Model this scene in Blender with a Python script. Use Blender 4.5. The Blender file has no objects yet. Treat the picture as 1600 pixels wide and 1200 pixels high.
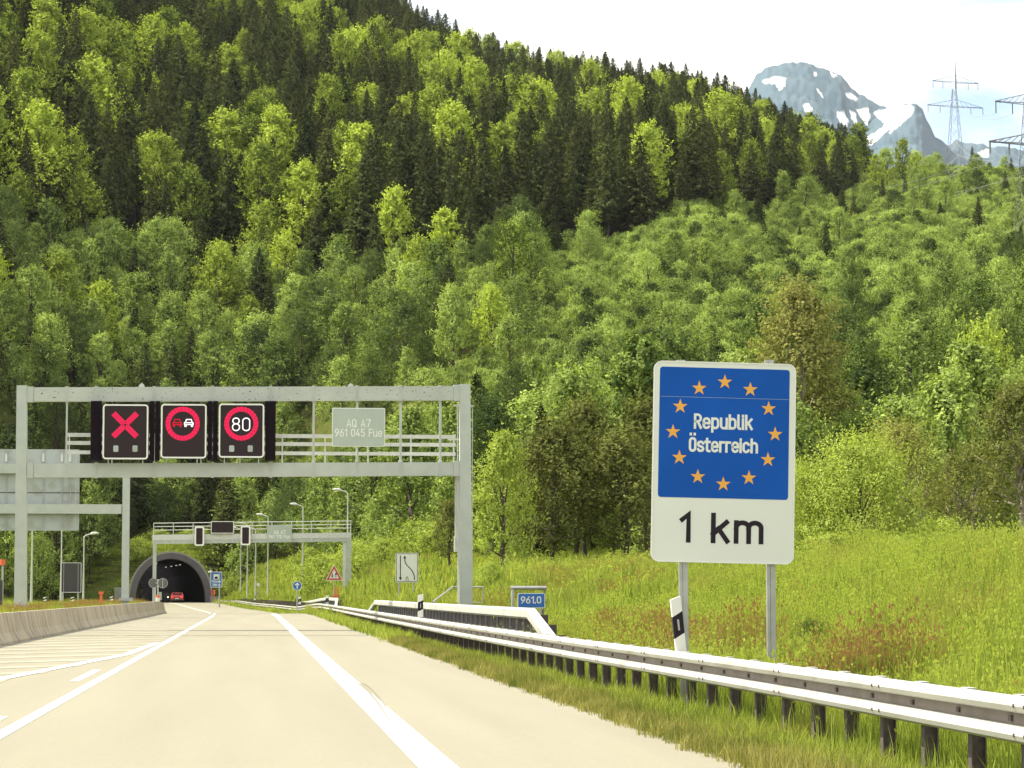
import bpy, bmesh, math, random
import numpy as np
from mathutils import Vector, Matrix, noise
random.seed(7); RNG = np.random.default_rng(7)
R = math.radians
C = bpy.context.scene.collection
SC = bpy.context.scene

# ------------------------------------------------------------------ camera, world, sun
F = 4233.0                      # focal length in pixels of the 1600 px wide photograph
VPX, VPY, EYE = 396.0, 927.0, 1.35
PITCH = math.atan((VPY - 600) / F)
YAW = math.atan((800 - VPX) / F * math.cos(PITCH))
cam = bpy.data.cameras.new('camera'); camo = bpy.data.objects.new('camera', cam); C.objects.link(camo)
cam.sensor_width = 36; cam.lens = 36 * F / 1600; cam.clip_start = 0.5; cam.clip_end = 20000
camo.location = (0, 0, EYE); camo.rotation_euler = (math.pi / 2 + PITCH, 0, -YAW)
SC.camera = camo
SC.view_settings.view_transform = 'Standard'; SC.view_settings.look = 'None'
SC.view_settings.exposure = 0.84; SC.view_settings.gamma = 1
SC.view_settings.use_curve_mapping = False
SC.cycles.max_bounces = 6; SC.cycles.transparent_max_bounces = 6
SC.cycles.diffuse_bounces = 2; SC.cycles.transmission_bounces = 2; SC.cycles.glossy_bounces = 2
SUN = Vector((-0.91, 0.41, 0)).normalized(); ELEV = R(55)
SUN = Vector((SUN.x * math.cos(ELEV), SUN.y * math.cos(ELEV), math.sin(ELEV)))
sl = bpy.data.lights.new('sun', 'SUN'); sl.energy = 4.6; sl.angle = R(0.5); sl.color = (1, 0.93, 0.78)
so = bpy.data.objects.new('sun', sl); C.objects.link(so)
so.rotation_euler = SUN.to_track_quat('Z', 'Y').to_euler(); so.location = (-200, 150, 300)

world = bpy.data.worlds.new('World'); SC.world = world; world.use_nodes = True
def build_world():
    nt = world.node_tree; nt.nodes.clear(); n = nt.nodes.new; L = nt.links.new
    sky = n('ShaderNodeTexSky'); sky.sky_type = 'NISHITA'; sky.sun_disc = False
    sky.sun_elevation = ELEV; sky.sun_rotation = math.atan2(SUN.x, SUN.y); sky.dust_density = 2.0; sky.altitude = 800
    tc = n('ShaderNodeTexCoord'); mp = n('ShaderNodeMapping'); mp.inputs['Scale'].default_value = (1, 1, 2.2)
    mp.inputs['Location'].default_value = (0.62, 0.1, 0.35)
    L(tc.outputs['Generated'], mp.inputs['Vector'])
    nz = n('ShaderNodeTexNoise'); nz.inputs['Scale'].default_value = 9; nz.inputs['Detail'].default_value = 8
    nz.inputs['Roughness'].default_value = 0.5
    L(mp.outputs[0], nz.inputs['Vector'])
    cr = n('ShaderNodeValToRGB'); cr.color_ramp.elements[0].position = 0.385; cr.color_ramp.elements[1].position = 0.55
    L(nz.outputs['Fac'], cr.inputs[0])
    mx = n('ShaderNodeMix'); mx.data_type = 'RGBA'
    L(cr.outputs[0], mx.inputs['Factor']); L(sky.outputs[0], mx.inputs[6])
    mx.inputs[7].default_value = (7.8, 7.65, 7.0, 1)
    bg = n('ShaderNodeBackground'); bg.inputs['Strength'].default_value = 0.13
    L(mx.outputs[2], bg.inputs['Color'])
    o = n('ShaderNodeOutputWorld'); L(bg.outputs[0], o.inputs[0])
build_world()

# ------------------------------------------------------------------ pixel <-> place helpers
cp, sp, ca, sa = math.cos(PITCH), math.sin(PITCH), math.cos(YAW), math.sin(YAW)
FW = Vector((sa * cp, ca * cp, sp)); RT = Vector((ca, -sa, 0)); UP = RT.cross(FW)
def ray(px, py):
    return FW + RT * ((px - 800) / F) - UP * ((py - 600) / F)
def P(px, py, Y):
    d = ray(px, py); t = Y / d.y
    return Vector((d.x * t, Y, EYE + d.z * t))
def proj(x, y, z):
    v = Vector((x, y, z - EYE)); w = v.dot(FW)
    return 800 + F * v.dot(RT) / w, 600 - F * v.dot(UP) / w
def colx(u, Y): return P(u, VPY, Y).x

# ------------------------------------------------------------------ materials
def new_mat(name):
    m = bpy.data.materials.new(name); m.use_nodes = True
    nt = m.node_tree; nt.nodes.clear()
    return m, nt, nt.nodes.new, nt.links.new
def ramp(n, stops):
    cr = n('ShaderNodeValToRGB'); e = cr.color_ramp.elements
    while len(e) < len(stops): e.new(0.5)
    for k, (p, c) in enumerate(stops):
        e[k].position = p; e[k].color = (*c, 1) if len(c) == 3 else c
    return cr
def mat(name, col, rough=0.6, metal=0, var=0.0, scale=3.0, dirt=None, dirt_scale=1.0, dirt_lo=0.6, dirt_hi=0.68, bump=0, stretch=(1, 1, 1), spec=0.5):
    """Painted, metal or mineral surface: base colour with a soft noise and an optional second layer of stains."""
    m, nt, n, L = new_mat(name)
    b = n('ShaderNodeBsdfPrincipled'); b.inputs['Roughness'].default_value = rough; b.inputs['Metallic'].default_value = metal
    b.inputs['Specular IOR Level'].default_value = spec
    tc = n('ShaderNodeTexCoord'); mp = n('ShaderNodeMapping'); mp.inputs['Scale'].default_value = stretch
    L(tc.outputs['Object'], mp.inputs[0])
    nz = n('ShaderNodeTexNoise'); nz.inputs['Scale'].default_value = scale; nz.inputs['Detail'].default_value = 6
    L(mp.outputs[0], nz.inputs['Vector'])
    lo = tuple(c * (1 - var) for c in col); hi = tuple(min(1, c * (1 + var)) for c in col)
    cr = ramp(n, [(0.3, lo), (0.7, hi)]); L(nz.outputs['Fac'], cr.inputs[0])
    out = cr.outputs[0]
    if dirt:
        n2 = n('ShaderNodeTexNoise'); n2.inputs['Scale'].default_value = dirt_scale; n2.inputs['Detail'].default_value = 8
        L(mp.outputs[0], n2.inputs['Vector'])
        c2 = ramp(n, [(dirt_lo, (0, 0, 0)), (dirt_hi, (1, 1, 1))]); L(n2.outputs['Fac'], c2.inputs[0])
        mx = n('ShaderNodeMix'); mx.data_type = 'RGBA'; L(c2.outputs[0], mx.inputs['Factor']); L(out, mx.inputs[6])
        mx.inputs[7].default_value = (*dirt, 1); out = mx.outputs[2]
    L(out, b.inputs['Base Color'])
    if bump:
        bp = n('ShaderNodeBump'); bp.inputs['Strength'].default_value = bump; bp.inputs['Distance'].default_value = 0.02
        L(nz.outputs['Fac'], bp.inputs['Height']); L(bp.outputs[0], b.inputs['Normal'])
    o = n('ShaderNodeOutputMaterial'); L(b.outputs[0], o.inputs[0])
    return m
def glow(name, col, s):
    m, nt, n, L = new_mat(name)
    e = n('ShaderNodeEmission'); e.inputs[0].default_value = (*col, 1); e.inputs[1].default_value = s
    o = n('ShaderNodeOutputMaterial'); L(e.outputs[0], o.inputs[0]); return m
def leafmat(name, c_lo, c_hi, trans=0.4, patch=None, patch_scale=0.05, tr_gain=(1.3, 1.35, 0.6), rand=0.35):
    """Leaves or grass: two-tone by clump (attribute 'tint'), per-plant variation, light passing through."""
    m, nt, n, L = new_mat(name)
    at = n('ShaderNodeAttribute'); at.attribute_name = 'tint'
    oi = n('ShaderNodeObjectInfo')
    cr = ramp(n, [(0, c_lo), (1, c_hi)])
    ad = n('ShaderNodeMath'); ad.operation = 'MULTIPLY_ADD'; ad.inputs[1].default_value = rand * 2; ad.inputs[2].default_value = -rand
    L(oi.outputs['Random'], ad.inputs[0])
    a2 = n('ShaderNodeMath'); a2.operation = 'ADD'; L(at.outputs['Fac'], a2.inputs[0]); L(ad.outputs[0], a2.inputs[1])
    L(a2.outputs[0], cr.inputs[0]); out = cr.outputs[0]
    if patch:
        g = n('ShaderNodeNewGeometry'); nz = n('ShaderNodeTexNoise'); nz.inputs['Scale'].default_value = patch_scale
        nz.inputs['Detail'].default_value = 4; L(g.outputs['Position'], nz.inputs['Vector'])
        for k, (lo, hi, pc) in enumerate(patch):
            c2 = ramp(n, [(lo, (0, 0, 0)), (hi, (1, 1, 1))]); L(nz.outputs['Fac' if k == 0 else 'Color'], c2.inputs[0])
            mx = n('ShaderNodeMix'); mx.data_type = 'RGBA'; L(c2.outputs[0], mx.inputs['Factor']); L(out, mx.inputs[6])
            mx.inputs[7].default_value = (*pc, 1); out = mx.outputs[2]
    d = n('ShaderNodeBsdfDiffuse'); L(out, d.inputs[0])
    t = n('ShaderNodeBsdfTranslucent')
    mm = n('ShaderNodeMix'); mm.data_type = 'RGBA'; mm.blend_type = 'MULTIPLY'; mm.inputs['Factor'].default_value = 1
    L(out, mm.inputs[6]); mm.inputs[7].default_value = (*tr_gain, 1); L(mm.outputs[2], t.inputs[0])
    ms = n('ShaderNodeMixShader'); ms.inputs[0].default_value = trans; L(d.outputs[0], ms.inputs[1]); L(t.outputs[0], ms.inputs[2])
    o = n('ShaderNodeOutputMaterial'); L(ms.outputs[0], o.inputs[0]); return m

M = {}
M['steel'] = mat('painted_grey_steel', (0.46, 0.485, 0.43), 0.5, 0, 0.07, 2.0)
M['steel_worn'] = mat('painted_grey_steel_worn', (0.47, 0.49, 0.43), 0.5, 0, 0.07, 2.0, (0.07, 0.06, 0.05), 15.0, 0.64, 0.66, stretch=(0.6, 1, 1))
M['zinc'] = mat('galvanised_steel', (0.42, 0.42, 0.40), 0.42, 0.6, 0.12, 6)
M['lightzinc'] = mat('light_galvanised_steel', (0.62, 0.62, 0.57), 0.5, 0.1, 0.08, 5)
M['rail'] = mat('guardrail_zinc', (0.50, 0.495, 0.44), 0.5, 0.1, 0.08, 3, (0.36, 0.33, 0.28), 2.5, 0.56, 0.72, stretch=(1, .3, 1))
M['railweb'] = mat('dark_brown_rail_web', (0.20, 0.165, 0.14), .6, 0, .2, 3)  # web coloured a darker brown than the rail bands
M['railpost'] = mat('weathered_dark_post', (0.105, 0.08, 0.07), 0.8, 0.0, 0.3, 20)
M['darkboard'] = mat('dark_brown_board', (0.085, 0.06, 0.065), 0.75, 0, 0.2, 12)
M['black'] = mat('black_housing', (0.011, 0.006, 0.010), 0.8, 0, 0.1, spec=.12)
M['panelface'] = mat('dark_display_face', (0.036, 0.024, 0.026), 0.6, 0, 0.15, 60, spec=.15)
M['white'] = mat('white_paint', (0.80, 0.79, 0.72), 0.45, 0, 0.03, 2)
M['signwhite'] = mat('white_retroreflective_sheet', (0.72, 0.73, 0.65), 0.4, 0, 0.03, 1.2)
M['signblue'] = mat('blue_retroreflective_sheet', (0.006, 0.085, 0.40), 0.6, 0, 0.12, 1.0, spec=.15)
M['blue'] = mat('sign_blue', (0.02, 0.13, 0.42), 0.4)
M['star'] = mat('star_yellow', (0.80, 0.38, 0.05), 0.45)
M['signtext'] = mat('sign_lettering_black', (0.02, 0.013, 0.02), 0.6, spec=.2)
M['boardgrey'] = mat('grey_green_board', (0.42, 0.47, 0.40), 0.5, 0, 0.05)
M['boardtext'] = mat('pale_board_lettering', (0.80, 0.80, 0.72), 0.5)
M['backgrey'] = mat('sign_back_grey', (0.42, 0.45, 0.43), 0.5, 0.1, 0.05, 1, (0.36, 0.37, 0.33), 1.5, 0.5, 0.6)
M['darkback'] = mat('dark_sign_back', (0.06, 0.05, 0.055), 0.6)
M['darkgrey'] = mat('weathered_sign_back', (0.13, 0.12, 0.12), .6, 0, .1)
M['red'] = mat('sign_red', (0.55, 0.05, 0.03), 0.45)
M['orange'] = mat('orange_plastic', (0.75, 0.14, 0.05), 0.5)
M['carred'] = mat('red_car_paint', (0.28, 0.03, 0.03), 0.3, 0.1)
M['glass'] = mat('dark_car_glass', (0.02, 0.02, 0.025), 0.08)
M['rubber'] = mat('tyre_rubber', (0.02, 0.02, 0.02), 0.8)
M['concrete'] = mat('barrier_concrete', (0.40, 0.34, 0.24), 0.85, 0, 0.16, 0.5, (0.17, 0.13, 0.10), 1.6, 0.50, 0.72, bump=0.4, stretch=(1, 0.9, 0.25))
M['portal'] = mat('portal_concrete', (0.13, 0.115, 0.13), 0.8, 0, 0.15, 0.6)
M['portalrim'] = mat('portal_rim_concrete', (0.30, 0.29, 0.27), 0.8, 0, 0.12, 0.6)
M['tube'] = mat('darkened_tunnel_lining', (0.010, 0.007, 0.011), 0.9, 0, 0.2, 0.5, spec=0.02)  # near-black colour stands in for the darkness inside the tunnel
M['bark'] = mat('bark', (0.085, 0.065, 0.05), 0.9, 0, 0.35, 4, stretch=(1, 1, .2))
M['palebark'] = mat('pale_bark', (0.36, 0.31, 0.25), 0.9, 0, 0.3, 5)
M['ledred'] = glow('red_led', (1.0, 0.03, 0.11), 0.62)
M['leddim'] = glow('dim_red_led', (0.8, 0.02, 0.05), 0.55)
M['ledwhite'] = glow('white_led', (1, 0.97, 0.95), 0.9)
M['tail'] = glow('tail_light', (1.0, 0.10, 0.05), 0.7)
M['headl'] = glow('head_light', (1, 0.95, 0.85), 1.2)
M['tunlamp'] = glow('tunnel_lamp', (1, 0.93, 0.8), 0.35)
# foliage
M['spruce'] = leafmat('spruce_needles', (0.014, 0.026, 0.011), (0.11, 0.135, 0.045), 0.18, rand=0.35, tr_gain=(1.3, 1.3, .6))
M['spruce2'] = leafmat('olive_spruce_needles', (0.018, 0.027, 0.012), (0.125, 0.14, 0.045), 0.18, rand=0.3)
M['deepyoung'] = leafmat('dark_young_leaves', (0.04, 0.065, 0.025), (0.15, 0.20, 0.06), 0.3)
M['beech'] = leafmat('beech_leaves', (0.045, 0.085, 0.018), (0.56, 0.66, 0.11), 0.26, rand=0.3)
M['young'] = leafmat('young_leaves', (0.05, 0.09, 0.024), (0.48, 0.59, 0.16), 0.26, rand=0.3)
M['pine'] = leafmat('pine_needles', (0.035, 0.04, 0.014), (0.23, 0.25, 0.07), 0.2, rand=0.15)
M['willow'] = leafmat('bright_shrub_leaves', (0.12, 0.17, 0.03), (0.52, 0.60, 0.14), 0.34, rand=0.06)
M['dryleaf'] = leafmat('olive_shrub_leaves', (0.09, 0.11, 0.035), (0.36, 0.35, 0.11), 0.3)
M['grass'] = leafmat('meadow_grass', (0.125, 0.175, 0.035), (0.43, 0.485, 0.105), 0.40, rand=0.3,
                     patch=[(0.56, 0.70, (0.32, 0.29, 0.10)), (0.60, 0.72, (0.24, 0.37, 0.04))], patch_scale=0.35)
M['drygrass'] = leafmat('dry_verge_grass', (0.17, 0.17, 0.05), (0.42, 0.38, 0.14), 0.3, rand=0.4,
                        patch=[(0.47, 0.62, (0.11, 0.14, 0.03))], patch_scale=0.5)
M['redgrass'] = leafmat('reddish_seeding_grass', (0.16, 0.10, 0.04), (0.34, 0.20, 0.09), 0.3, rand=0.4)
M['petal'] = mat('white_petal', (0.85, 0.85, 0.78), 0.6)

# ------------------------------------------------------------------ mesh builder and tagging
def tag(o, label=None, cat=None, group=None, kind=None):
    if label: o['label'] = label
    if cat: o['category'] = cat
    if group: o['group'] = group
    if kind: o['kind'] = kind
    return o
def thing(name, loc, label, cat, group=None, rz=0):
    o = bpy.data.objects.new(name, None); C.objects.link(o); o.location = loc; o.rotation_euler = (0, 0, rz)
    o.empty_display_size = 0.2
    return tag(o, label, cat, group)
class MB:
    def __init__(s, tf=None): s.v = []; s.f = []; s.mi = []; s.mats = []; s.m = 0; s.tf = tf
    def mat(s, m):
        if m not in s.mats: s.mats.append(m)
        s.m = s.mats.index(m); return s
    def add(s, vs, fs):
        b = len(s.v)
        s.v += [s.tf @ Vector(v) if s.tf else Vector(v) for v in vs]
        for f in fs: s.f.append([i + b for i in f]); s.mi.append(s.m)
        return s
    def box(s, a, b):
        x0, x1 = sorted((a[0], b[0])); y0, y1 = sorted((a[1], b[1])); z0, z1 = sorted((a[2], b[2]))
        return s.add([(x0, y0, z0), (x1, y0, z0), (x1, y1, z0), (x0, y1, z0), (x0, y0, z1), (x1, y0, z1), (x1, y1, z1), (x0, y1, z1)],
                     [(0, 3, 2, 1), (4, 5, 6, 7), (0, 1, 5, 4), (1, 2, 6, 5), (2, 3, 7, 6), (3, 0, 4, 7)])
    def pbox(s, x0, y0, x1, y1, Y, depth):
        """box whose front face spans the pixel rectangle at distance Y"""
        a = P(x0, y1, Y); b = P(x1, y0, Y)
        return s.box((a.x, Y, a.z), (b.x, Y + depth, b.z))
    def prism(s, pts, y0, y1):
        """polygon in (x,z), counter-clockwise seen from -Y, extruded from y0 to y1"""
        k = len(pts)
        vs = [(x, y0, z) for x, z in pts] + [(x, y1, z) for x, z in pts]
        fs = [list(range(k)), list(range(2 * k - 1, k - 1, -1))] + [(i, i + k, (i + 1) % k + k, (i + 1) % k) for i in range(k)]
        return s.add(vs, fs)
    def ring(s, outer, inner, y0, y1):
        k = len(outer)
        vs = [(x, y0, z) for x, z in outer] + [(x, y0, z) for x, z in inner] + [(x, y1, z) for x, z in outer] + [(x, y1, z) for x, z in inner]
        fs = []
        for i in range(k):
            j = (i + 1) % k
            fs += [(i, j, j + k, i + k), (i + 2 * k, i + 3 * k, j + 3 * k, j + 2 * k), (i, i + 2 * k, j + 2 * k, j), (i + k, j + k, j + 3 * k, i + 3 * k)]
        return s.add(vs, fs)
    def tube(s, path, r, n=8, cap=True):
        path = [Vector(p) for p in path]; k = len(path)
        rs = r if isinstance(r, (list, tuple)) else [r] * k
        vs = []
        for i, p in enumerate(path):
            t = (path[min(i + 1, k - 1)] - path[max(i - 1, 0)]).normalized()
            u = t.cross(Vector((0, 0, 1)));
            if u.length < 1e-3: u = t.cross(Vector((0, 1, 0)))
            u.normalize(); w = t.cross(u)
            for j in range(n):
                a = 2 * math.pi * j / n; vs.append(p + u * math.cos(a) * rs[i] + w * math.sin(a) * rs[i])
        fs = [(i * n + j, i * n + (j + 1) % n, (i + 1) * n + (j + 1) % n, (i + 1) * n + j) for i in range(k - 1) for j in range(n)]
        if cap: fs += [list(range(n))[::-1], list(range((k - 1) * n, k * n))]
        return s.add(vs, fs)
    def sweep(s, prof, path, closed=True):
        """profile [(n, z)] swept along plan path [(x, y, z)]; n is to the right of the direction of travel"""
        k = len(prof); q = len(path); vs = []
        for i, p in enumerate(path):
            a = Vector(path[max(i - 1, 0)]); b = Vector(path[min(i + 1, q - 1)]); t = (b - a); t.z = 0; t.normalize(); nn = Vector((t.y, -t.x, 0))
            for (u, z) in prof: vs.append(Vector(p) + nn * u + Vector((0, 0, z)))
        e = k if closed else k - 1
        fs = [(i * k + j, i * k + (j + 1) % k, (i + 1) * k + (j + 1) % k, (i + 1) * k + j) for i in range(q - 1) for j in range(e)]
        if closed: fs += [list(range(k))[::-1], list(range((q - 1) * k, q * k))]
        return s.add(vs, fs)
    def build(s, name, parent=None, mats=None, smooth=False, recalc=True):
        me = bpy.data.meshes.new(name)
        off = Vector(parent_world(parent)) if parent else Vector((0, 0, 0))
        me.from_pydata([v - off for v in s.v], [], s.f)
        for m in (mats or s.mats): me.materials.append(m)
        me.polygons.foreach_set('material_index', s.mi)
        if smooth: me.polygons.foreach_set('use_smooth', [True] * len(s.f))
        if recalc:
            bm = bmesh.new(); bm.from_mesh(me); bmesh.ops.recalc_face_normals(bm, faces=bm.faces); bm.to_mesh(me); bm.free()
        o = bpy.data.objects.new(name, me); C.objects.link(o)
        if parent: o.parent = parent
        return o
def parent_world(p):
    v = Vector((0, 0, 0))
    while p is not None: v += p.location; p = p.parent
    return v
def copy_tree(o, parent=None):
    c = o.copy(); C.objects.link(c)
    if parent: c.parent = parent
    for ch in o.children: copy_tree(ch, c)
    return c
def rrect(x0, z0, x1, z1, r, n=6):
    pts = []
    for cx, cz, a0 in ((x1 - r, z0 + r, -90), (x1 - r, z1 - r, 0), (x0 + r, z1 - r, 90), (x0 + r, z0 + r, 180)):
        for k in range(n + 1):
            a = R(a0 + 90 * k / n); pts.append((cx + r * math.cos(a), cz + r * math.sin(a)))
    return pts
def circ(cx, cz, r, n=32): return [(cx + r * math.cos(2 * math.pi * k / n), cz + r * math.sin(2 * math.pi * k / n)) for k in range(n)]

# ------------------------------------------------------------------ stroke lettering (monoline traffic alphabet)
def arc(cx, cy, rx, ry, a0, a1, n=9):
    return [(cx + rx * math.cos(R(a0 + (a1 - a0) * k / n)), cy + ry * math.sin(R(a0 + (a1 - a0) * k / n))) for k in range(n + 1)]
def glyphs():
    w = 0.46; r = w / 2; X = 0.73; G = {}
    def stad(x, y0, y1, ww=w):
        q = ww / 2
        return arc(x + q, y1 - q, q, q, 0, 180) + arc(x + q, y0 + q, q, q, 180, 360) + [(x + ww, y1 - q)]
    bowl = [(0, X - r)] + arc(r, X - r, r, r, 180, 0) + arc(r, r, r, r, 0, -180)
    G['R'] = (w, [[(0, 0), (0, 1)] + arc(w - .26, .74, .26, .26, 90, -90) + [(0, .48)], [(w * .5, .48), (w, 0)]])
    G['e'] = (w, [[(0.02, X * .5), (w, X * .5), (w, X - r)] + arc(r, X - r, r, r, 0, 180) + arc(r, r, r, r, 180, 325)])
    G['c'] = (w, [arc(r, X - r, r, r, 25, 180) + arc(r, r, r, r, 180, 335)])
    G['p'] = (w, [[(0, -.26), (0, X)], bowl]); G['b'] = (w, [[(0, 0), (0, 1)], bowl])
    G['u'] = (w, [[(0, X)] + arc(r, r, r, r, 180, 360) + [(w, X)], [(w, 0), (w, X)]])
    G['l'] = (.13, [[(0, 1)] + arc(.13, .13, .13, .13, 180, 270)]); G['i'] = (0.02, [[(0, 0), (0, X)], [(0, .95), (0, .99)]])
    G['k'] = (w * .95, [[(0, 0), (0, 1)], [(w * .92, X), (0, .27)], [(w * .36, .48), (w * .97, 0)]])
    G['O'] = (w, [stad(0, 0, 1)]); G['0'] = G['O']
    G['Ö'] = (w, [stad(0, 0, 1), [(.06, 1.31), (.06, 1.34)], [(w - .06, 1.31), (w - .06, 1.34)]])
    G['ü'] = (w, G['u'][1] + [[(.06, .95), (.06, .99)], [(w - .06, .95), (w - .06, .99)]])
    G['s'] = (w, [[(w * .96, X * .82), (w * .8, X * .95), (w * .5, X), (w * .17, X * .94), (0, X * .76), (w * .12, X * .59), (w * .5, X * .5), (w * .88, X * .41), (w, X * .23), (w * .84, X * .06), (w * .5, 0), (w * .2, X * .04), (0.02, X * .17)]])
    G['t'] = (.30, [[(.09, .96), (.09, .14)] + arc(.23, .14, .14, .14, 180, 270) + [(.3, 0)], [(-.05, X), (.3, X)]])
    G['r'] = (.30, [[(0, 0), (0, X)], [(0, X - .2)] + arc(.2, X - .2, .2, .2, 180, 80) + [(.3, X - .01)]])
    G['h'] = (w, [[(0, 0), (0, 1)], [(0, X - r)] + arc(r, X - r, r, r, 180, 0) + [(w, 0)]])
    G['n'] = (w, [[(0, 0), (0, X)], [(0, X - r)] + arc(r, X - r, r, r, 180, 0) + [(w, 0)]])
    G['m'] = (w * 1.75, [[(0, 0), (0, X)], [(0, X - .2)] + arc(.2, X - .2, .2, .2, 180, 0) + [(.4, 0)], [(.4, X - .2)] + arc(.6, X - .2, .2, .2, 180, 0) + [(.8, 0)]])
    G['1'] = (.24, [[(0, .80), (.24, 1.0), (.24, 0)]])
    G['A'] = (w * 1.1, [[(0, 0), (w * .55, 1), (w * 1.1, 0)], [(w * .2, .3), (w * .9, .3)]])
    G['Q'] = (w, [stad(0, 0, 1), [(w * .6, .22), (w * 1.05, -.03)]])
    G['7'] = (w, [[(0, 1), (w, 1), (w * .35, 0)]])
    G['6'] = (w, [stad(0, 0, .58) , [(0, .28), (0.06, .55), (w * .8, 1)]])
    G['9'] = (w, [stad(0, .42, 1), [(w, .72), (w - .06, .45), (w * .2, 0)]])
    G['8'] = (w, [stad(0, 0, .54), stad(.02, .54, 1, w - .04)])
    G['4'] = (w, [[(w * .55, 1), (0, .25), (w, .25)], [(w * .75, .5), (w * .75, 0)]])
    G['2'] = (w, [arc(r, 1 - r, r, r, 160, -30) + [(0, 0), (w, 0)]])
    G['5'] = (w, [[(w * .95, 1), (.05, 1), (.02, .56)] + arc(r, .31, r, .31, 120, -140)])
    G['F'] = (w * .9, [[(0, 0), (0, 1), (w * .9, 1)], [(0, .52), (w * .8, .52)]])
    G['.'] = (.05, [[(0, -.03), (0.03, .08)]]); G[' '] = (.22, [])
    return G
GL = glyphs()
def ribbon(mb, pts, t, y0, y1):
    """flat stroke of width t along pts [(x,z)] as a thin prism"""
    P2 = [Vector(p) for p in pts]; k = len(P2)
    if k < 2: return
    lo, hi = [], []
    for i in range(k):
        a = (P2[i] - P2[i - 1]).normalized() if i else None; b = (P2[i + 1] - P2[i]).normalized() if i < k - 1 else None
        a = a or b; b = b or a
        n1 = Vector((-a.y, a.x)); n2 = Vector((-b.y, b.x)); n = n1 + n2
        if n.length < 1e-4: n = n1
        n.normalize(); m = min(1 / max(n.dot(n1), .3), 2.0)
        hi.append(P2[i] + n * t / 2 * m); lo.append(P2[i] - n * t / 2 * m)
    for i in range(k - 1):
        q = [lo[i], lo[i + 1], hi[i + 1], hi[i]]
        vs = [(p.x, y0, p.y) for p in q] + [(p.x, y1, p.y) for p in q]
        mb.add(vs, [(0, 1, 2, 3), (7, 6, 5, 4), (0, 4, 5, 1), (3, 2, 6, 7)])
def text(mb, s, x0, x1, zb, h, t, y0, y1, gap=.24):
    """writes s between x0 and x1 on baseline zb with cap height h and stroke t"""
    adv = []; x = 0
    for ch in s:
        adv.append(x); x += GL[ch][0] + gap
    total = x - gap; ww = (x1 - x0 - t) / total; hh = h - t
    for ch, a in zip(s, adv):
        for q, st in enumerate(GL[ch][1]):
            pp = [Vector((x0 + t / 2 + (a + px) * ww, zb + t / 2 + pz * hh)) for px, pz in st]
            pp = [v for k_, v in enumerate(pp) if k_ == 0 or (v - pp[k_ - 1]).length > 1e-5]
            if (pp[0] - pp[-1]).length > 1e-4: pp[0] = pp[0] - (pp[1] - pp[0]).normalized() * t * .5; pp[-1] = pp[-1] + (pp[-1] - pp[-2]).normalized() * t * .5
            ribbon(mb, pp, t, y0 - q * .0006, y1)

# ------------------------------------------------------------------ ground shape
def sstep(a, b, x):
    t = min(1, max(0, (x - a) / (b - a))); return t * t * (3 - 2 * t)
def shift(Y): return 0.0 if Y < 150 else -10.0 * ((Y - 150) / 245) ** 2
def dip(Y): return -.45 * sstep(176, 235, Y) + .45 * sstep(300, 395, Y)
def interp(x, tab):
    if x <= tab[0][0]: return tab[0][1]
    for (a, p), (b, q) in zip(tab, tab[1:]):
        if x <= b: return p + (q - p) * (x - a) / (b - a)
    return tab[-1][1]
Y1_T = [(-900, 380), (0, 385), (200, 410), (380, 412), (520, 385), (700, 330), (1000, 300), (1600, 260), (2600, 240)]
RIDGE_T = [(-900, -700), (0, -330), (400, -110), (600, 62), (650, 92), (700, 126), (800, 164), (880, 178), (1000, 196), (1100, 212), (1200, 254), (1300, 290),
           (1350, 308), (1400, 298), (1450, 292), (1500, 296), (1600, 300), (2600, 320)]
DR = 1060.0
PORT_Y = 397.0
PORT_X = P(264, 927, PORT_Y).x
def low(X, Y):
    s = X - shift(Y) if Y < 420 else X - shift(420)
    d = dip(min(Y, 400))
    if s > 3.85:
        hb = 1.75 + .25 * sstep(30, 90, Y) + 2.1 * sstep(110, 240, Y) + 1.4 * sstep(240, 350, Y)
        z = -0.10 * sstep(3.85, 5.2, s) + (hb + .1) * sstep(5.2, 14.5 - 1.5 * sstep(150, 300, Y), s) + .035 * max(0, s - 13)
        z += .05 * noise.noise(Vector((X * .5, Y * .2, 0))) * sstep(5.5, 7, s)
        return d * (1 - sstep(8, 20, s)) + z
    bx = -6.68 + .5 * sstep(60, 190, Y)
    if s < bx - .12:
        ws = 1 - .85 * sstep(195, 215, Y)
        z = .66 * ws * sstep(bx - .12, bx - .36, s) - .35 * sstep(-11, -13, s) * ws + 3.2 * sstep(-20, -40, s) * sstep(150, 300, Y) + 3.5 * sstep(-30, -60, s)
        return d * (1 - sstep(-14, -24, s)) + z
    return d
def hill_dz(u, Y):
    """height added by the mountain side in column u (pixels) at distance Y"""
    y1 = interp(u, Y1_T)
    if Y <= y1: return 0
    zr = EYE + (VPY - interp(u, RIDGE_T)) / F * DR - 5
    t = (Y - y1) / (DR - y1)
    if t <= 1:
        z = zr * (.06 * sstep(0, .05, t) + .94 * t)
        z *= 1 + 0 * t
        bump = 5 * noise.noise(Vector((u * .006, Y * .012, 3))) * min(1, t * 8) * (1 - t) * 2 * (.4 + t)
        return z + bump
    return zr - (Y - DR) * .25
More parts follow.
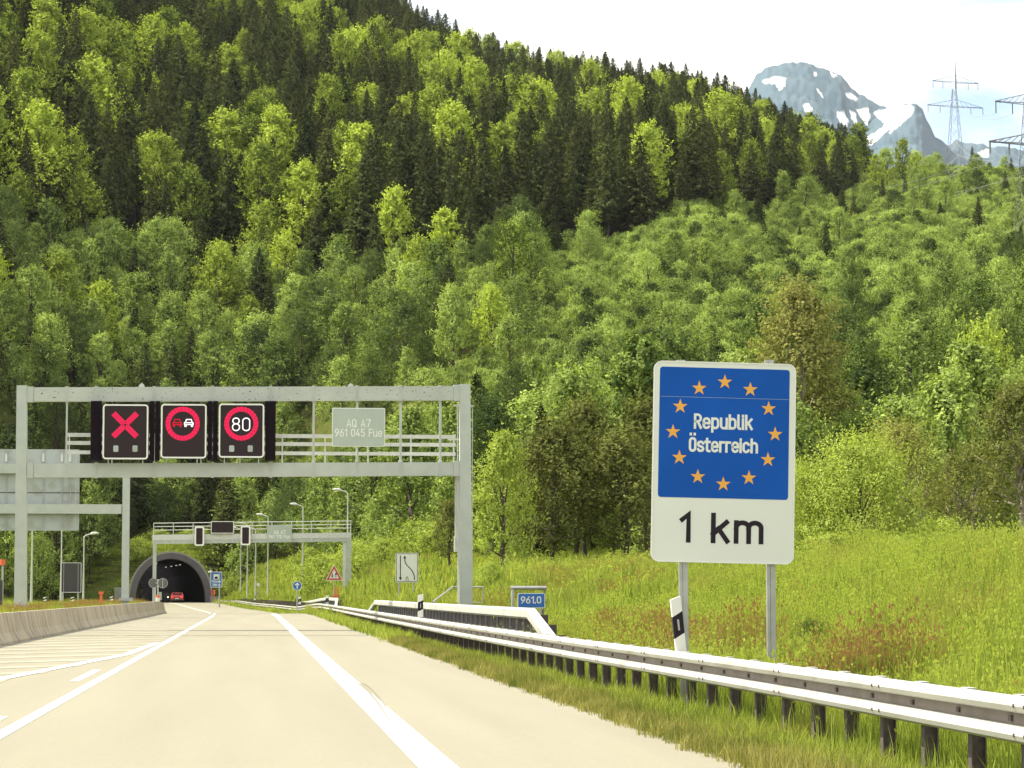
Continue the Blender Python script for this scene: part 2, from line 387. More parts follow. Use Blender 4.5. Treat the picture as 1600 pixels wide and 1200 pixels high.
def ground(X, Y):
    u = VPX + F * X / max(Y, 1) * 1.0
    z = low(X, Y)
    if Y > 200: z += hill_dz(u, Y)
    if Y >= PORT_Y and Y < 460:
        dx = abs(X - PORT_X + .076 * (Y - PORT_Y))
        mnd = 8.6 - 7.8 * sstep(5.5, 17, dx)
        arch = (7.45 * math.sqrt(max(0, 1 - (dx / 5.95) ** 2)) ** .82 - .45) if dx < 5.95 else -.3
        k = sstep(PORT_Y + .4, PORT_Y + 6, Y)
        z = max(arch * (1 - k) + mnd * k, z * k)
    return z
def make_terrain():
    us = list(np.arange(-1200, -200, 60)) + list(np.arange(-200, 1760, 14)) + list(np.arange(1760, 3000, 60))
    ys = []
    y = 6.0
    while y < 392: ys.append(y); y *= 1.03
    ys += [393.5, 396.5, PORT_Y + .4]
    y = PORT_Y + 3
    while y < 1500: ys.append(y); y += max(4, y * .012)
    # near ground uses metric columns so that the verge and the bank keep their shape
    mb = MB(); nu = len(us)
    me = bpy.data.meshes.new('hillside'); vs = []; fs = []
    for Y in ys:
        for u in us:
            X = (u - VPX) / F * Y
            z = ground(X, Y)
            if Y == 396.5 and abs(X - PORT_X) < 6.9: z = min(z, low(X, Y))
            vs.append((X, Y, z))
    for j in range(len(ys) - 1):
        for i in range(nu - 1):
            a = j * nu + i
            Yc = ys[j]; Xc = (us[i] + us[i + 1]) / 2
            Xm = (Xc - VPX) / F * (ys[j] + ys[j + 1]) / 2
            if Yc >= 225:
                if ys[j] == 396.5 and abs(Xm - PORT_X) < 5.8: continue
                fs.append((a, a + 1, a + 1 + nu, a + nu))
    # near part in metres
    xs = list(np.arange(-60, -12, 4)) + [-12, -11, -10, -9, -8, -7.3, -7.05, -6.9, -6.8, -6.7, -6.6, -6.5, -6.4, -6.3, -6.2] + list(np.arange(-6, 3.7, 1)) + [3.85] + list(np.arange(4.1, 16, .45)) + list(np.arange(16, 60, 2)) + list(np.arange(60, 130, 7))
    j0 = [k for k, Y in enumerate(ys) if Y >= 225][0]
    yl = [-25, -10, 0] + list(np.arange(6, ys[j0] + 4, 2.2))
    b = len(vs); nx = len(xs)
    for Y in yl:
        yy = min(Y, ys[j0])
        for x in xs:
            sh = shift(yy); X = x + sh
            vs.append((X, Y if Y < ys[j0] else ys[j0] + .5, ground(X, yy) - (.0 if Y < ys[j0] else .03)))
    for j in range(len(yl) - 1):
        for i in range(nx - 1):
            a = b + j * nx + i; fs.append((a, a + 1, a + 1 + nx, a + nx))
    me.from_pydata(vs, [], fs); me.polygons.foreach_set('use_smooth', [True] * len(fs)); me.update()
    o = bpy.data.objects.new('hillside', me); C.objects.link(o); o['kind'] = 'structure'
    m, nt, n, L = new_mat('soil_turf_and_painted_shade')
    g = n('ShaderNodeNewGeometry'); nz = n('ShaderNodeTexNoise'); nz.inputs['Scale'].default_value = .35; nz.inputs['Detail'].default_value = 10
    L(g.outputs['Position'], nz.inputs['Vector'])
    cr = ramp(n, [(.3, (.05, .07, .015)), (.5, (.12, .15, .03)), (.7, (.17, .15, .055))]); L(nz.outputs['Fac'], cr.inputs[0])
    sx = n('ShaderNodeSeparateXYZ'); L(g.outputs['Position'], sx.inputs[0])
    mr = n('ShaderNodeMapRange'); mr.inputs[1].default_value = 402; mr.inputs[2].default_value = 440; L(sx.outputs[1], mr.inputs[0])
    mx = n('ShaderNodeMix'); mx.data_type = 'RGBA'; L(mr.outputs[0], mx.inputs['Factor']); L(cr.outputs[0], mx.inputs[6]); mx.inputs[7].default_value = (.016, .016, .010, 1)  # forest floor coloured near black to deepen the shade between trees
    d = n('ShaderNodeBsdfDiffuse'); L(mx.outputs[2], d.inputs[0]); oo = n('ShaderNodeOutputMaterial'); L(d.outputs[0], oo.inputs[0])
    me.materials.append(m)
make_terrain()

# ------------------------------------------------------------------ road and painted lines
def strip(name, s0, s1, ya, yb, zoff, m, step=4.0, f0=None, f1=None):
    """a sheet between lateral offsets s0(Y), s1(Y) from ya to yb following the road"""
    ys = [ya]
    while ys[-1] < yb: ys.append(min(yb, ys[-1] + step))
    vs = []; q = lambda s, Y: s(Y) if callable(s) else s
    for Y in ys:
        for s in (s0, s1): vs.append((q(s, Y) + shift(min(Y, 420)), Y, dip(min(Y, 400)) + zoff))
    fs = [(2 * i, 2 * i + 1, 2 * i + 3, 2 * i + 2) for i in range(len(ys) - 1)]
    return vs, fs
def sheet(name, parts, m, kind='structure'):
    me = bpy.data.meshes.new(name); V, Fc = [], []
    for vs, fs in parts:
        b = len(V); V += vs; Fc += [tuple(i + b for i in f) for f in fs]
    me.from_pydata(V, [], Fc); me.materials.append(m); me.update()
    o = bpy.data.objects.new(name, me); C.objects.link(o); o['kind'] = kind; return o
def road_mat():
    m, nt, n, L = new_mat('road_concrete')
    g = n('ShaderNodeNewGeometry')
    mp = n('ShaderNodeMapping'); mp.inputs['Scale'].default_value = (1.1, .05, 1); L(g.outputs['Position'], mp.inputs[0])
    nz = n('ShaderNodeTexNoise'); nz.inputs['Scale'].default_value = 1.0; nz.inputs['Detail'].default_value = 5; L(mp.outputs[0], nz.inputs['Vector'])
    n2 = n('ShaderNodeTexNoise'); n2.inputs['Scale'].default_value = 28; n2.inputs['Detail'].default_value = 6; L(g.outputs['Position'], n2.inputs['Vector'])
    cr = ramp(n, [(.28, (.245, .222, .153)), (.5, (.262, .240, .166)), (.74, (.278, .256, .179))]); L(nz.outputs['Fac'], cr.inputs[0])
    c2 = ramp(n, [(.3, (.9, .9, .9)), (.7, (1.06, 1.06, 1.06))]); L(n2.outputs['Fac'], c2.inputs[0])
    mx = n('ShaderNodeMix'); mx.data_type = 'RGBA'; mx.blend_type = 'MULTIPLY'; mx.inputs['Factor'].default_value = 1
    L(cr.outputs[0], mx.inputs[6]); L(c2.outputs[0], mx.inputs[7])
    b = n('ShaderNodeBsdfPrincipled'); b.inputs['Roughness'].default_value = .62; b.inputs['Specular IOR Level'].default_value = .4
    L(mx.outputs[2], b.inputs['Base Color'])
    bp = n('ShaderNodeBump'); bp.inputs['Strength'].default_value = .25; bp.inputs['Distance'].default_value = .01
    L(n2.outputs['Fac'], bp.inputs['Height']); L(bp.outputs[0], b.inputs['Normal'])
    o = n('ShaderNodeOutputMaterial'); L(b.outputs[0], o.inputs[0]); return m
M['road'] = road_mat()
M['paint'] = mat('road_marking_white', (.80, .79, .72), .6, 0, .05, 2, (.6, .56, .44), 3, .62, .72)
M['joint'] = mat('dark_joint_sealant', (.06, .055, .045), .8)
sheet('road', [strip('r', lambda Y: -6.9 - 1.5 * sstep(205, 260, Y), 3.85, -25, 455, .012, None)], M['road'])
mk = [strip('l', -2.45, -2.30, -20, 455, .017, None), strip('l', 1.27, 1.58, -20, 177, .017, None)]
for k in range(4): mk.append(strip('d', -2.78, -2.64, 6 + 18 * (k - 1), 12 + 18 * (k - 1), .017, None))
mk.append(strip('b', lambda Y: interp(Y, [(42, -4.05), (60, -2.8), (74, -2.62)]) - .0, lambda Y: interp(Y, [(42, -3.8), (60, -2.6), (74, -2.46)]), 26, 74, .021, None, 2))
# the boundary line leads back to the barrier
mk[-1] = strip('b', lambda Y: interp(Y, [(22, -6.2), (42, -4.12), (60, -2.86), (74, -2.66)]), lambda Y: interp(Y, [(22, -5.9), (42, -3.88), (60, -2.64), (74, -2.49)]), 22, 74, .0215, None, 2)
hatch = []; Y = 30.0
while Y < 172:                                             # hatching between barrier and line
    x0 = -6.35; ye = Y + 7
    xe = interp(ye, [(22, -6.0), (42, -4.0), (60, -2.75), (74, -2.6)])
    t = (xe - x0); yy = Y + 1.6 * t
    sh = lambda q: shift(q)
    vs = [(x0, Y, .0165), (xe, Y + 1.2 * t, .0165), (xe, Y + 1.2 * t + 1.5, .0165), (x0, Y + 1.5, .0165)]
    hatch.append((vs, [(0, 1, 2, 3)])); Y += 4.2
M['washedpaint'] = mat('washed_out_road_paint', (.35, .325, .24), .6, 0, .12, 1.5, (.28, .255, .18), 1.2, .45, .6)  # hatch colour kept close to the concrete, imitating washout by overexposure
sheet('road_hatching', hatch, M['washedpaint'])
sheet('road_markings', mk, M['paint'])
sk = []
for off, w in ((0, .05), (.16, .035)):
    vs = []; K = 14
    for k in range(K + 1):
        t = k / K; px = 556 + 52 * t + off * 60 * (1 - t * .2); py = 1068 + 58 * t ** 1.5; Yq = EYE / ((py - VPY) / F); x = P(px, py, Yq).x
        for e in (-1, 1): vs.append((x + e * w / 2 * (1 - t * .7), Yq, .0195))
    sk.append((vs, [(2 * k, 2 * k + 1, 2 * k + 3, 2 * k + 2) for k in range(K)]))
M['skid'] = mat('faint_tyre_mark', (.21, .19, .13), .8)
sheet('road_tyre_marks', sk, M['skid'])
sheet('road_joint_lines', [strip('j', -6.8, 3.84, 86.2, 86.5, .027, None), strip('j', -5.9, 3.84, 177.6, 178.4, .027, None), strip('j', -6.8, 3.84, 131.5, 131.55, .027, None)], M['joint'])

# ------------------------------------------------------------------ concrete barrier on the left
bar = MB().mat(M['concrete'])
bpath = []
for Y in list(np.arange(-10, 204, 4)) + [204]:
    x = -6.68 + .5 * sstep(60, 190, Y)
    bpath.append((x + shift(Y), Y, dip(Y)))
bprof = [(.28, 0), (.28, .07), (.13, .30), (.02, .82), (-.14, .82), (-.24, .30), (-.40, .07), (-.40, 0)]
bar.sweep(bprof, bpath)
bo = thing('concrete_barrier', (-6.7, 70, 0), 'long low weathered concrete safety barrier along the left edge of the road', 'barrier')
bar.build('barrier_wall', bo)

# ------------------------------------------------------------------ guardrail on the right
RAIL_PTS = [(14, 5.02), (25, 4.98), (31, 4.9), (40, 4.75), (62, 4.58), (90, 4.50), (150, 4.50), (420, 4.5)]
def rail_s(Y): return interp(Y, RAIL_PTS)
def railpath(ya, yb, ds=0, z=0, step=1.333):
    out = []; Y = ya
    while Y <= yb: out.append((rail_s(Y) + ds + shift(Y), Y, z + dip(Y))); Y += step
    return out
RTOP = .68
WPu = [(0, .31), (-.03, .308), (-.075, .285), (-.088, .25), (-.075, .215), (-.03, .200), (.02, .196)]
WPl = [(.02, .114), (-.03, .110), (-.075, .095), (-.088, .06), (-.075, .025), (-.03, .002), (0, 0)]
cl_ = lambda w: w + [(u + .012, .155 + (z - .155) * .985) for u, z in w[::-1]]
gr = thing('guardrail', (4.8, 30, 0), 'long white corrugated steel guardrail on dark posts along the right verge', 'guardrail')
def rz(Y): return RTOP - .31 - .35 * sstep(335, 385, Y)
pth = [(x, y, z + rz(y)) for x, y, z in railpath(8, 388)]
g = MB().mat(M['rail']); g.sweep(cl_(WPu), pth); rl = g.build('rail', gr, smooth=False)
g = MB().mat(M['rail']); g.sweep(cl_(WPl), pth); g.build('rail', gr)
g = MB().mat(M['railweb']); g.sweep([(.018, .112), (.018, .198), (.024, .198), (.024, .112)], pth); g.build('rail_web', gr)
g = MB().mat(M['railpost'])
for Y in np.arange(12.4, 120, 1.333): g = MB().mat(M['railpost']); x = rail_s(Y) + .006; g.box((x - .004, Y - .035, rz(Y) + .135), (x + .014, Y + .035, rz(Y) + .172)); g.build('web_slot', rl)
g = MB().mat(M['darkboard'])
for k in range(3, 26):                                     # splice bolts every four metres
    Y = 13.2 + 4 * k - 8
    for dy in (-.12, .12):
        for zz in (.06, .25):
            g = MB().mat(M['darkboard']); x = rail_s(Y) - .093; g.box((x, Y + dy - .012, rz(Y) + zz - .012), (x + .02, Y + dy + .012, rz(Y) + zz + .012)); g.build('splice_bolt', rl)
gs = MB().mat(M['rail'])
for k, Y in enumerate(np.arange(13.6, 146, 1.333)):
    if k >= 100: break
    x = rail_s(Y) + shift(Y); z0 = ground(x + .1, Y) - .3; zt = RTOP - .015
    p = MB().mat(M['railpost'])
    w = .05
    p.box((x + .055, Y - w, z0), (x + .065, Y + w, zt)); p.box((x + .155, Y - w, z0), (x + .165, Y + w, zt)); p.box((x + .065, Y - .006, z0), (x + .155, Y + .006, zt))
    p.build('post', gr)
    p = MB().mat(M['rail']); p.box((x + .020, Y - .08, RTOP - .03), (x + .09, Y + .10, RTOP + .004)); sp_ = p.build('spacer_plate', gr)
g = MB().mat(M['railpost'])
for Y in np.arange(147, 380, 2.67):
    x = rail_s(Y) + shift(Y); g.box((x + .04, Y - .05, dip(Y) - .3), (x + .16, Y + .05, rz(Y) + .29))
tag(g.build('far_posts', gr), kind='stuff')

def raised_rail(ya, yb, label, z0=1.07, ds=.62, slope=6.0):
    t = thing('raised_guardrail', (rail_s(ya) + ds, ya, 0), label, 'guardrail', 'raised rail sections behind the guardrail')
    path = [(x, y, z) for x, y, z in railpath(ya, yb, ds)]
    prof = [(-.12, .0), (-.16, .04), (-.16, .17), (-.12, .21), (.0, .21), (.0, .0)]
    def beam(name, pa):
        b = MB().mat(M['rail']); b.sweep(prof, pa); return b.build(name, t)
    beam('box_beam', [(x, y, z + z0 - .21) for x, y, z in path])
    a = path[0]; b_ = path[-1]
    beam('end_slope', [(a[0] - .25, a[1] - slope, a[2] + .42), (a[0], a[1], a[2] + z0 - .21)])
    beam('end_slope', [(b_[0], b_[1], b_[2] + z0 - .21), (b_[0] - .1, b_[1] + 4, b_[2] + .45)])
    w = MB().mat(M['darkboard'])
    w.sweep([(0.02, -.25), (.02, z0 - .2), (.07, z0 - .2), (.07, -.25)], [(x, y, z) for x, y, z in path])
    w.build('back_board', t)
    r = MB().mat(M['zinc'])
    Y = ya + .6
    while Y < yb - .3:
        x = rail_s(Y) + ds + shift(Y); r.box((x - .015, Y - .02, dip(Y) - .1), (x + .018, Y + .02, z0 - .22 + dip(Y))); Y += 1.333
    r.build('board_rib', t)
    for k in range(3):
        Y = ya - .4 - 1.35 * k; x = rail_s(Y) + ds + .1
        p = MB().mat(M['darkboard']); p.box((x - .05, Y - .06, -.5), (x + .10, Y + .06, z0 - .12 - .17 * k)); p.build('end_post', t)
    return t
raised_rail(51, 113, 'raised white rail with dark back boards in front of the large gantry post')
raised_rail(164, 292, 'small distant raised white rail beside the orange box near the second gantry')

def delineator(x, y, z, h, label, lean=0, w=.12, group='roadside marker posts'):
    t = thing('delineator_post', (x, y, z), label, 'marker post', group); t.rotation_euler = (0, lean, 0)
    def bm(z0, z1, m, ww=w, slant0=0, slant1=0):
        b = MB().mat(m); hw = ww / 2
        b.prism([(-hw, z0 - slant0), (hw, z0 + slant0), (hw, z1 + slant1), (-hw, z1 - slant1)], -.04, .04)
        b.v = [v + Vector((x, y, z)) for v in b.v]; return b
    bm(0, h * .30, M['white'], slant1=.03).build('post_body', t)
    bm(h * .30, h * .70, M['signtext'], w * 1.02, .03, .03).build('black_band', t)
    bm(h * .70, h, M['white'], slant0=.03, slant1=.015).build('post_head', t)
    b = MB().mat(M['zinc']); b.box((x - .011, y - .047, z + h * .40), (x + .011, y - .038, z + h * .60)); b.build('reflector', t)
    return t
q = P(1064, 1016, 31.3)
delineator(q.x, 31.3, q.z - .02, .63, 'leaning black and white marker post fixed to the guardrail by the blue border sign', -.105)
for (px, py, Y, h, lab) in ((657, 964, 73, .60, 'black and white marker post standing before the raised white rail'),
                            (556, 944, 205, .68, 'marker post beside the right post of the second gantry'),
                            (511, 945, 176, .6, 'tiny marker post next to the orange box'),
                            (468, 944, 215, .6, 'tiny marker post below the round blue arrow sign'),
                            (398, 944, 300, .6, 'tiny marker post at the bend of the guardrail before the tunnel'),
                            (70, 939, 120, .17, 'tiny marker cap on the left median next to the gantry post'),
                            (113, 939, 122, .17, 'tiny marker cap on the left median below the dark sign back'),
                            (174, 938, 124, .17, 'tiny marker cap on the left median beside the white sign bridge post')):
    q = P(px, py, Y); delineator(q.x, Y, q.z, h, lab, 0, .14 if Y < 150 else .2)

# ------------------------------------------------------------------ first gantry
YG = 100.0
def gp(px, py, Y=YG): return P(px, py, Y)
gan = thing('sign_gantry', (gp(380, 980).x, YG, 0), 'large grey steel gantry across the road carrying three lit lane signs', 'gantry')
def gbox(name, x0, y0, x1, y1, Y, d, m, parent, extra=None):
    b = MB().mat(m); b.pbox(x0, y0, x1, y1, Y, d)
    if extra: extra(b)
    return b.build(name, parent)
def upright(px0, px1, px0b, px1b, ytop, zb, name, strip_side=None):
    b = MB().mat(M['steel'])
    a = P(px0, ytop, YG); c = P(px1, ytop, YG); a2 = P(px0b, 940, YG); c2 = P(px1b, 940, YG); zt = a.z
    vs = []
    for (xa, xb, z) in ((a2.x, c2.x, zb), (a.x, c.x, zt)):
        vs += [(xa, YG, z), (xb, YG, z), (xb, YG + .45, z), (xa, YG + .45, z)]
    b.add(vs, [(0, 3, 2, 1), (4, 5, 6, 7), (0, 1, 5, 4), (1, 2, 6, 5), (2, 3, 7, 6), (3, 0, 4, 7)])
    return b.build(name, gan)
upright(26, 41.5, 22, 41, 602, .5, 'post'); upright(719, 735, 717.5, 739, 600, -.3, 'post')
b = MB().mat(M['zinc']); x = gp(31, 940).x
b.box((x - .42, YG - .15, .5), (x + .42, YG + .6, .80))
for dx in (-.3, -.1, .1, .3): b.tube([(x + dx, YG - .08, .8), (x + dx, YG - .08, .95)], .035, 6)
b.build('base_plate', gan)
b = MB().mat(M['concrete']); b.box((x - .75, YG - .5, .3), (x + .95, YG + .9, .78)); b.build('footing', gan)
for nm, (ya, yb, yc, yd) in (('top_beam', (605, 627, 603, 625)), ('bottom_beam', (724, 746, 722, 743))):
    m = M['steel_worn'] if nm == 'top_beam' else M['steel']
    b = MB().mat(m)
    a0, a1 = gp(52, yb), gp(52, ya); c0, c1 = gp(709, yd), gp(709, yc)
    vs = [(a0.x, YG + .06, a0.z), (c0.x, YG + .06, c0.z), (c0.x, YG + .42, c0.z), (a0.x, YG + .42, a0.z), (a1.x, YG + .06, a1.z), (c1.x, YG + .06, c1.z), (c1.x, YG + .42, c1.z), (a1.x, YG + .42, a1.z)]
    b.add(vs, [(0, 3, 2, 1), (4, 5, 6, 7), (0, 1, 5, 4), (1, 2, 6, 5), (2, 3, 7, 6), (3, 0, 4, 7)])
    bm_ = b.build(nm, gan)
    b = MB().mat(M['steel']); b.pbox(41.5, ya - 1, 52, yb + 1, YG + .03, .42); b.pbox(709, yc - 2, 719, yd + 1, YG + .03, .42)
    b.build('beam_end', bm_)
    for pxr in (104, 150, 241, 332, 423, 490, 558, 626, 688):
        t = (pxr - 52) / 657
        b = MB().mat(M['steel']); b.pbox(pxr - 2.6, ya + (yc - ya) * t - 1.2, pxr + 2.6, yb + (yd - yb) * t + 1.2, YG + .045, .40)
        b.pbox(pxr - .5, ya + (yc - ya) * t - 1, pxr + .5, yb + (yd - yb) * t + 1, YG + .03, .03)
        b.build('clamp', bm_)
    for pxr in ((221, 548) if nm == 'top_beam' else ()):
        b = MB().mat(M['steel']); q = gp(pxr, ya - 0); b.box((q.x - .1, YG + .2, q.z - .01), (q.x + .1, YG + .25, q.z + .09)); b.prism([(q.x - .1, q.z + .09), (q.x + .1, q.z + .09), (q.x, q.z + .18)], YG + .2, YG + .25)
        b.build('lifting_lug', bm_)
for pxr in (104, 490, 558, 626, 688):
    gbox('strut', pxr - 2, 626, pxr + 2, 723, YG + .15, .10, M['steel'], gan)
    gbox('strut_foot', pxr - 3, 719, pxr + 3, 723.5, YG + .12, .16, M['steel'], gan)
# walkway behind the lower beam
rail_grp = bpy.data.objects.new('walkway', None); C.objects.link(rail_grp); rail_grp.parent = gan; rail_grp.location = (0, 1.2, 0)
for py in (681, 693.5, 708):
    b = MB().mat(M['lightzinc']); b.pbox(104, py - 1.3, 712, py + 1.3, YG + 1.15, .05); b.build('handrail', rail_grp)
b = MB().mat(M['lightzinc'])
b.pbox(104, 731, 712, 735, YG + .5, .75); b.build('walkway_deck', rail_grp)
for pxr in (108, 175, 241, 308, 375, 441, 508, 575, 642, 709):
    b = MB().mat(M['lightzinc']); b.pbox(pxr - 1.2, 679, pxr + 1.2, 733, YG + 1.2, .05); b.build('rail_post', rail_grp)
# ladder and cage on the right post
lad = bpy.data.objects.new('ladder', None); C.objects.link(lad); lad.parent = gan; lad.location = (0, .9, 0)
for (pa, pb, ya, yb) in ((714.2, 715.6, 633, 720), (716.8, 718.4, 636, 930), (737.6, 738.6, 634, 930), (710.5, 711.8, 742, 845), (713.5, 714.5, 742, 845)):
    b = MB().mat(M['lightzinc']); b.pbox(pa, ya, pb, yb, YG + .75, .04); b.build('stile', lad)
b = MB().mat(M['lightzinc'])
for py in range(640, 722, 9): b.pbox(714, py, 718, py + 1.2, YG + .77, .03)
for py in range(636, 930, 34): b.pbox(718, py, 739, py + 1, YG + .80, .03)
b.pbox(709, 632, 718, 635, YG + .7, .1); b.pbox(734, 633, 740, 635, YG + .7, .1)
b.pbox(700, 686, 718, 688, YG + .7, .04)
b.build('rungs', lad)
b = MB().mat(M['lightzinc']); b.pbox(710, 838, 716, 862, YG + .6, .25); b.pbox(711.5, 742, 716.5, 838, YG + .7, .12); b.build('cable_box', lad)
gbox('sunlit_side_strip', 715.2, 742, 717.2, 941, YG + .3, .12, M['lightzinc'], gan)  # pale strip added to imitate the sunlit left side of the post
# grey board
bd = thing('gantry_board', gp(560, 697) , 'large grey board on the near gantry lettered 961 045 Fue', 'sign board')
b = MB().mat(M['boardtext']); q0, q1 = gp(518.5, 698), gp(601.5, 638)
b.prism(rrect(q0.x, q0.z, q1.x, q1.z, .06), YG - .14, YG - .10); b.build('board_edge', bd)
b = MB().mat(M['boardgrey']); b.prism(rrect(q0.x + .03, q0.z + .03, q1.x - .03, q1.z - .03, .05), YG - .155, YG - .139); b.build('board_face', bd)
b = MB().mat(M['boardtext'])
a, c = gp(541, 668), gp(579, 655.5); text(b, 'AQ A7', a.x, c.x, a.z, c.z - a.z, .036, YG - .162, YG - .154)
a, c = gp(523, 682.5), gp(597, 670.5); text(b, '961 045 Fue', a.x, c.x, a.z, c.z - a.z, .036, YG - .162, YG - .154)
b.build('lettering', bd)
b = MB().mat(M['steel']); b.pbox(556.5, 630, 559.5, 722, YG - .098, .22); b.build('bracket', bd)

# three lane signs
def vms(px0, px1, py0, py1, label, symbol, fins, lamps):
    t = thing('lane_signal', gp((px0 + px1) / 2, py1), label, 'lane signal', 'lit lane signals on the near gantry')
    YS = YG - .42
    b = MB().mat(M['black']); b.pbox(px0, py0, px1, py1, YS + .02, .42); b.build('housing', t)
    for (fa, fb) in fins:
        b = MB().mat(M['black']); b.pbox(fa, 626.5, fb, 719.5, YS + .10, .30); b.build('side_screen', t)
    a, c = P(px0, py1, YS), P(px1, py0, YS)
    o = rrect(a.x, a.z, c.x, c.z, .12); i = rrect(a.x + .055, a.z + .055, c.x - .055, c.z - .055, .07)
    b = MB().mat(M['white']); b.ring(o, i, YS - .03, YS + .03); b.build('white_frame', t)
    b = MB().mat(M['panelface']); b.prism(rrect(a.x + .05, a.z + .05, c.x - .05, c.z - .05, .07), YS, YS + .02); b.build('display_face', t)
    symbol(t, YS - .004)
    for (la, lb) in lamps:
        b = MB().mat(M['backgrey']); q0, q1 = P(la, 706, YS), P(lb, 696, YS); b.prism(rrect(q0.x, q0.z, q1.x, q1.z, .04), YS - .015, YS + .005); b.build('flash_lamp', t)
    for pf in (px0 + 9, px1 - 9):
        b = MB().mat(M['steel']); b.pbox(pf - .8, py1 - 1, pf + .8, 724, YS + .1, .05); b.build('support_rod', t)
    return t
def sym_cross(t, Y):
    cx, cz = P(195.5, 664, Y).x, P(195.5, 664, Y).z; L_ = 18.5 * YG / F; 
    for sx, sz in ((1, 1), (-1, 1), (-1, -1), (1, -1)):
        b = MB().mat(M['ledred'])
        for k in (-1.5, -.5, .5, 1.5):
            off = k * .052; n = Vector((-sz, sx)).normalized() * off; d = Vector((sx, sz)).normalized()
            ribbon(b, [Vector((cx, cz)) + d * (.012 + abs(off)) + n, Vector((cx, cz)) + d * L_ * 1.38 + n], .040, Y - .004, Y)
        b.build('cross_bar', t)
def red_ring(t, cx, cy, Y, r0, r1, nm='red_ring'):
    q = P(cx, cy, Y); k = YG / F
    b = MB().mat(M['ledred'])
    nr = 5; w = (r1 - r0) / nr
    for i in range(nr):
        ra = (r0 + w * i) * k; rb = ra + w * .72 * k
        b.ring(circ(q.x, q.z, rb, 48), circ(q.x, q.z, ra, 48), Y - .004, Y)
    for i in range(26):                                      # LED chains zigzag across the ring
        a0 = 2 * math.pi * i / 26; a1 = a0 + math.pi / 26
        ribbon(b, [(q.x + r0 * k * math.cos(a0), q.z + r0 * k * math.sin(a0)), (q.x + r1 * k * math.cos(a1), q.z + r1 * k * math.sin(a1))], .035, Y - .007, Y - .0045)
    b.build(nm, t)
def car_glyph(t, cx, cy, Y, m, nm):
    q = P(cx, cy, Y); k = YG / F; b = MB().mat(m); g_ = lambda pts: [(q.x + x * k, q.z + z * k) for x, z in pts]
    w = 1.5 * k
    ribbon(b, g_([(-5.2, 1.5), (-3.6, 6), (3.6, 6), (5.2, 1.5)]), w, Y - .004, Y)
    ribbon(b, g_([(-6.8, 1.0), (6.8, 1.0)]), w, Y - .0048, Y); ribbon(b, g_([(-7, -1.8), (7, -1.8)]), w * 1.0, Y - .0042, Y)
    for s_ in (-1, 1):
        ribbon(b, g_([(s_ * 6.6, 1.6), (s_ * 6.6, -2.4)]), w, Y - .0054, Y); ribbon(b, g_([(s_ * 5, -2.4), (s_ * 5, -5.5)]), 3.2 * k, Y - .0050, Y)
    b.build(nm, t)
def sym_car(t, Y):
    red_ring(t, 285.5, 662, Y, 19, 26.5); car_glyph(t, 277, 661.5, Y, M['leddim'], 'red_car_symbol'); car_glyph(t, 295, 661.5, Y, M['ledwhite'], 'white_car_symbol')
def sym_80(t, Y):
    red_ring(t, 377, 662, Y, 19, 26.5); b = MB().mat(M['ledwhite']); a, c = P(362.5, 673.5, Y), P(391, 652.5, Y)
    text(b, '80', a.x, c.x, a.z, c.z - a.z, .038, Y - .005, Y, gap=.22); b.build('number', t)
vms(160, 232, 632, 717.5, 'leftmost lane signal on the gantry showing a red cross', sym_cross, [(141, 159), (233.5, 241.5)], [(177, 185), (207, 215)])
vms(251, 323, 631.5, 716, 'middle lane signal on the gantry showing two cars in red ring', sym_car, [(241.8, 250), (324.5, 332)], [])
vms(341.5, 413, 631, 715, 'lane signal on the gantry showing speed limit 80 in red ring', sym_80, [(332.3, 340.5), (414, 431)], [(358, 366), (387, 395)])

# ------------------------------------------------------------------ second gantry
Y2 = 225.0
g2 = thing('sign_gantry', (P(390, 940, Y2).x, Y2, 0), 'small distant grey gantry with walkway in front of the tunnel', 'gantry')
def g2box(name, x0, y0, x1, y1, m, dy=0, d=.4, parent=None):
    b = MB().mat(m); b.pbox(x0, y0, x1, y1, Y2 + dy, d); return b.build(name, parent or g2)
for (x0, x1, nm) in ((238, 244.5, 'post'), (536, 549, 'post')):
    b = MB().mat(M['steel']); a, c = P(x0, 940, Y2), P(x1, 846, Y2)
    if x0 > 500:
        b.box((a.x + .25, Y2, ground(a.x, Y2) - .3), (c.x, Y2 + .4, c.z)); b.mat(M['lightzinc']).box((a.x - .02, Y2 + .1, ground(a.x, Y2) - .3), (a.x + .22, Y2 + .3, c.z))  # paler left part of the post imitates its sunlit side
    else: b.box((a.x, Y2, -.5), (c.x, Y2 + .35, c.z))
    b.build(nm, g2)
q = P(330, 850, Y2)
b = MB().mat(M['steel']); a, c = P(238, 850, Y2), P(549, 846, Y2); a1, c1 = P(238, 835.5, Y2), P(549, 832, Y2)
zs = [a.z, c.z, a1.z, c1.z]
vs = [(a.x, Y2 - .02, a.z), (c.x, Y2 - .02, c.z), (c.x, Y2 + .5, c.z), (a.x, Y2 + .5, a.z), (a.x, Y2 - .02, a1.z), (c.x, Y2 - .02, c1.z), (c.x, Y2 + .5, c1.z), (a.x, Y2 + .5, a1.z)]
b.add(vs, [(0, 3, 2, 1), (4, 5, 6, 7), (0, 1, 5, 4), (1, 2, 6, 5), (2, 3, 7, 6), (3, 0, 4, 7)])
bm2 = b.build('beam', g2)
b = MB().mat(M['lightzinc'])
b.add([(x, y - (.03 if y < Y2 + .1 else 0), z + (.30 if k < 4 else -.02)) for k, (x, y, z) in enumerate(vs)], [(0, 1, 5, 4)])
b.build('beam_seam', bm2)
for k in range(11):
    px = 240 + k * 30.8; yt = 817 - k * .35
    g2box('rail_post', px - .7, yt, px + .7, yt + 31, M['lightzinc'], -.06, .05)
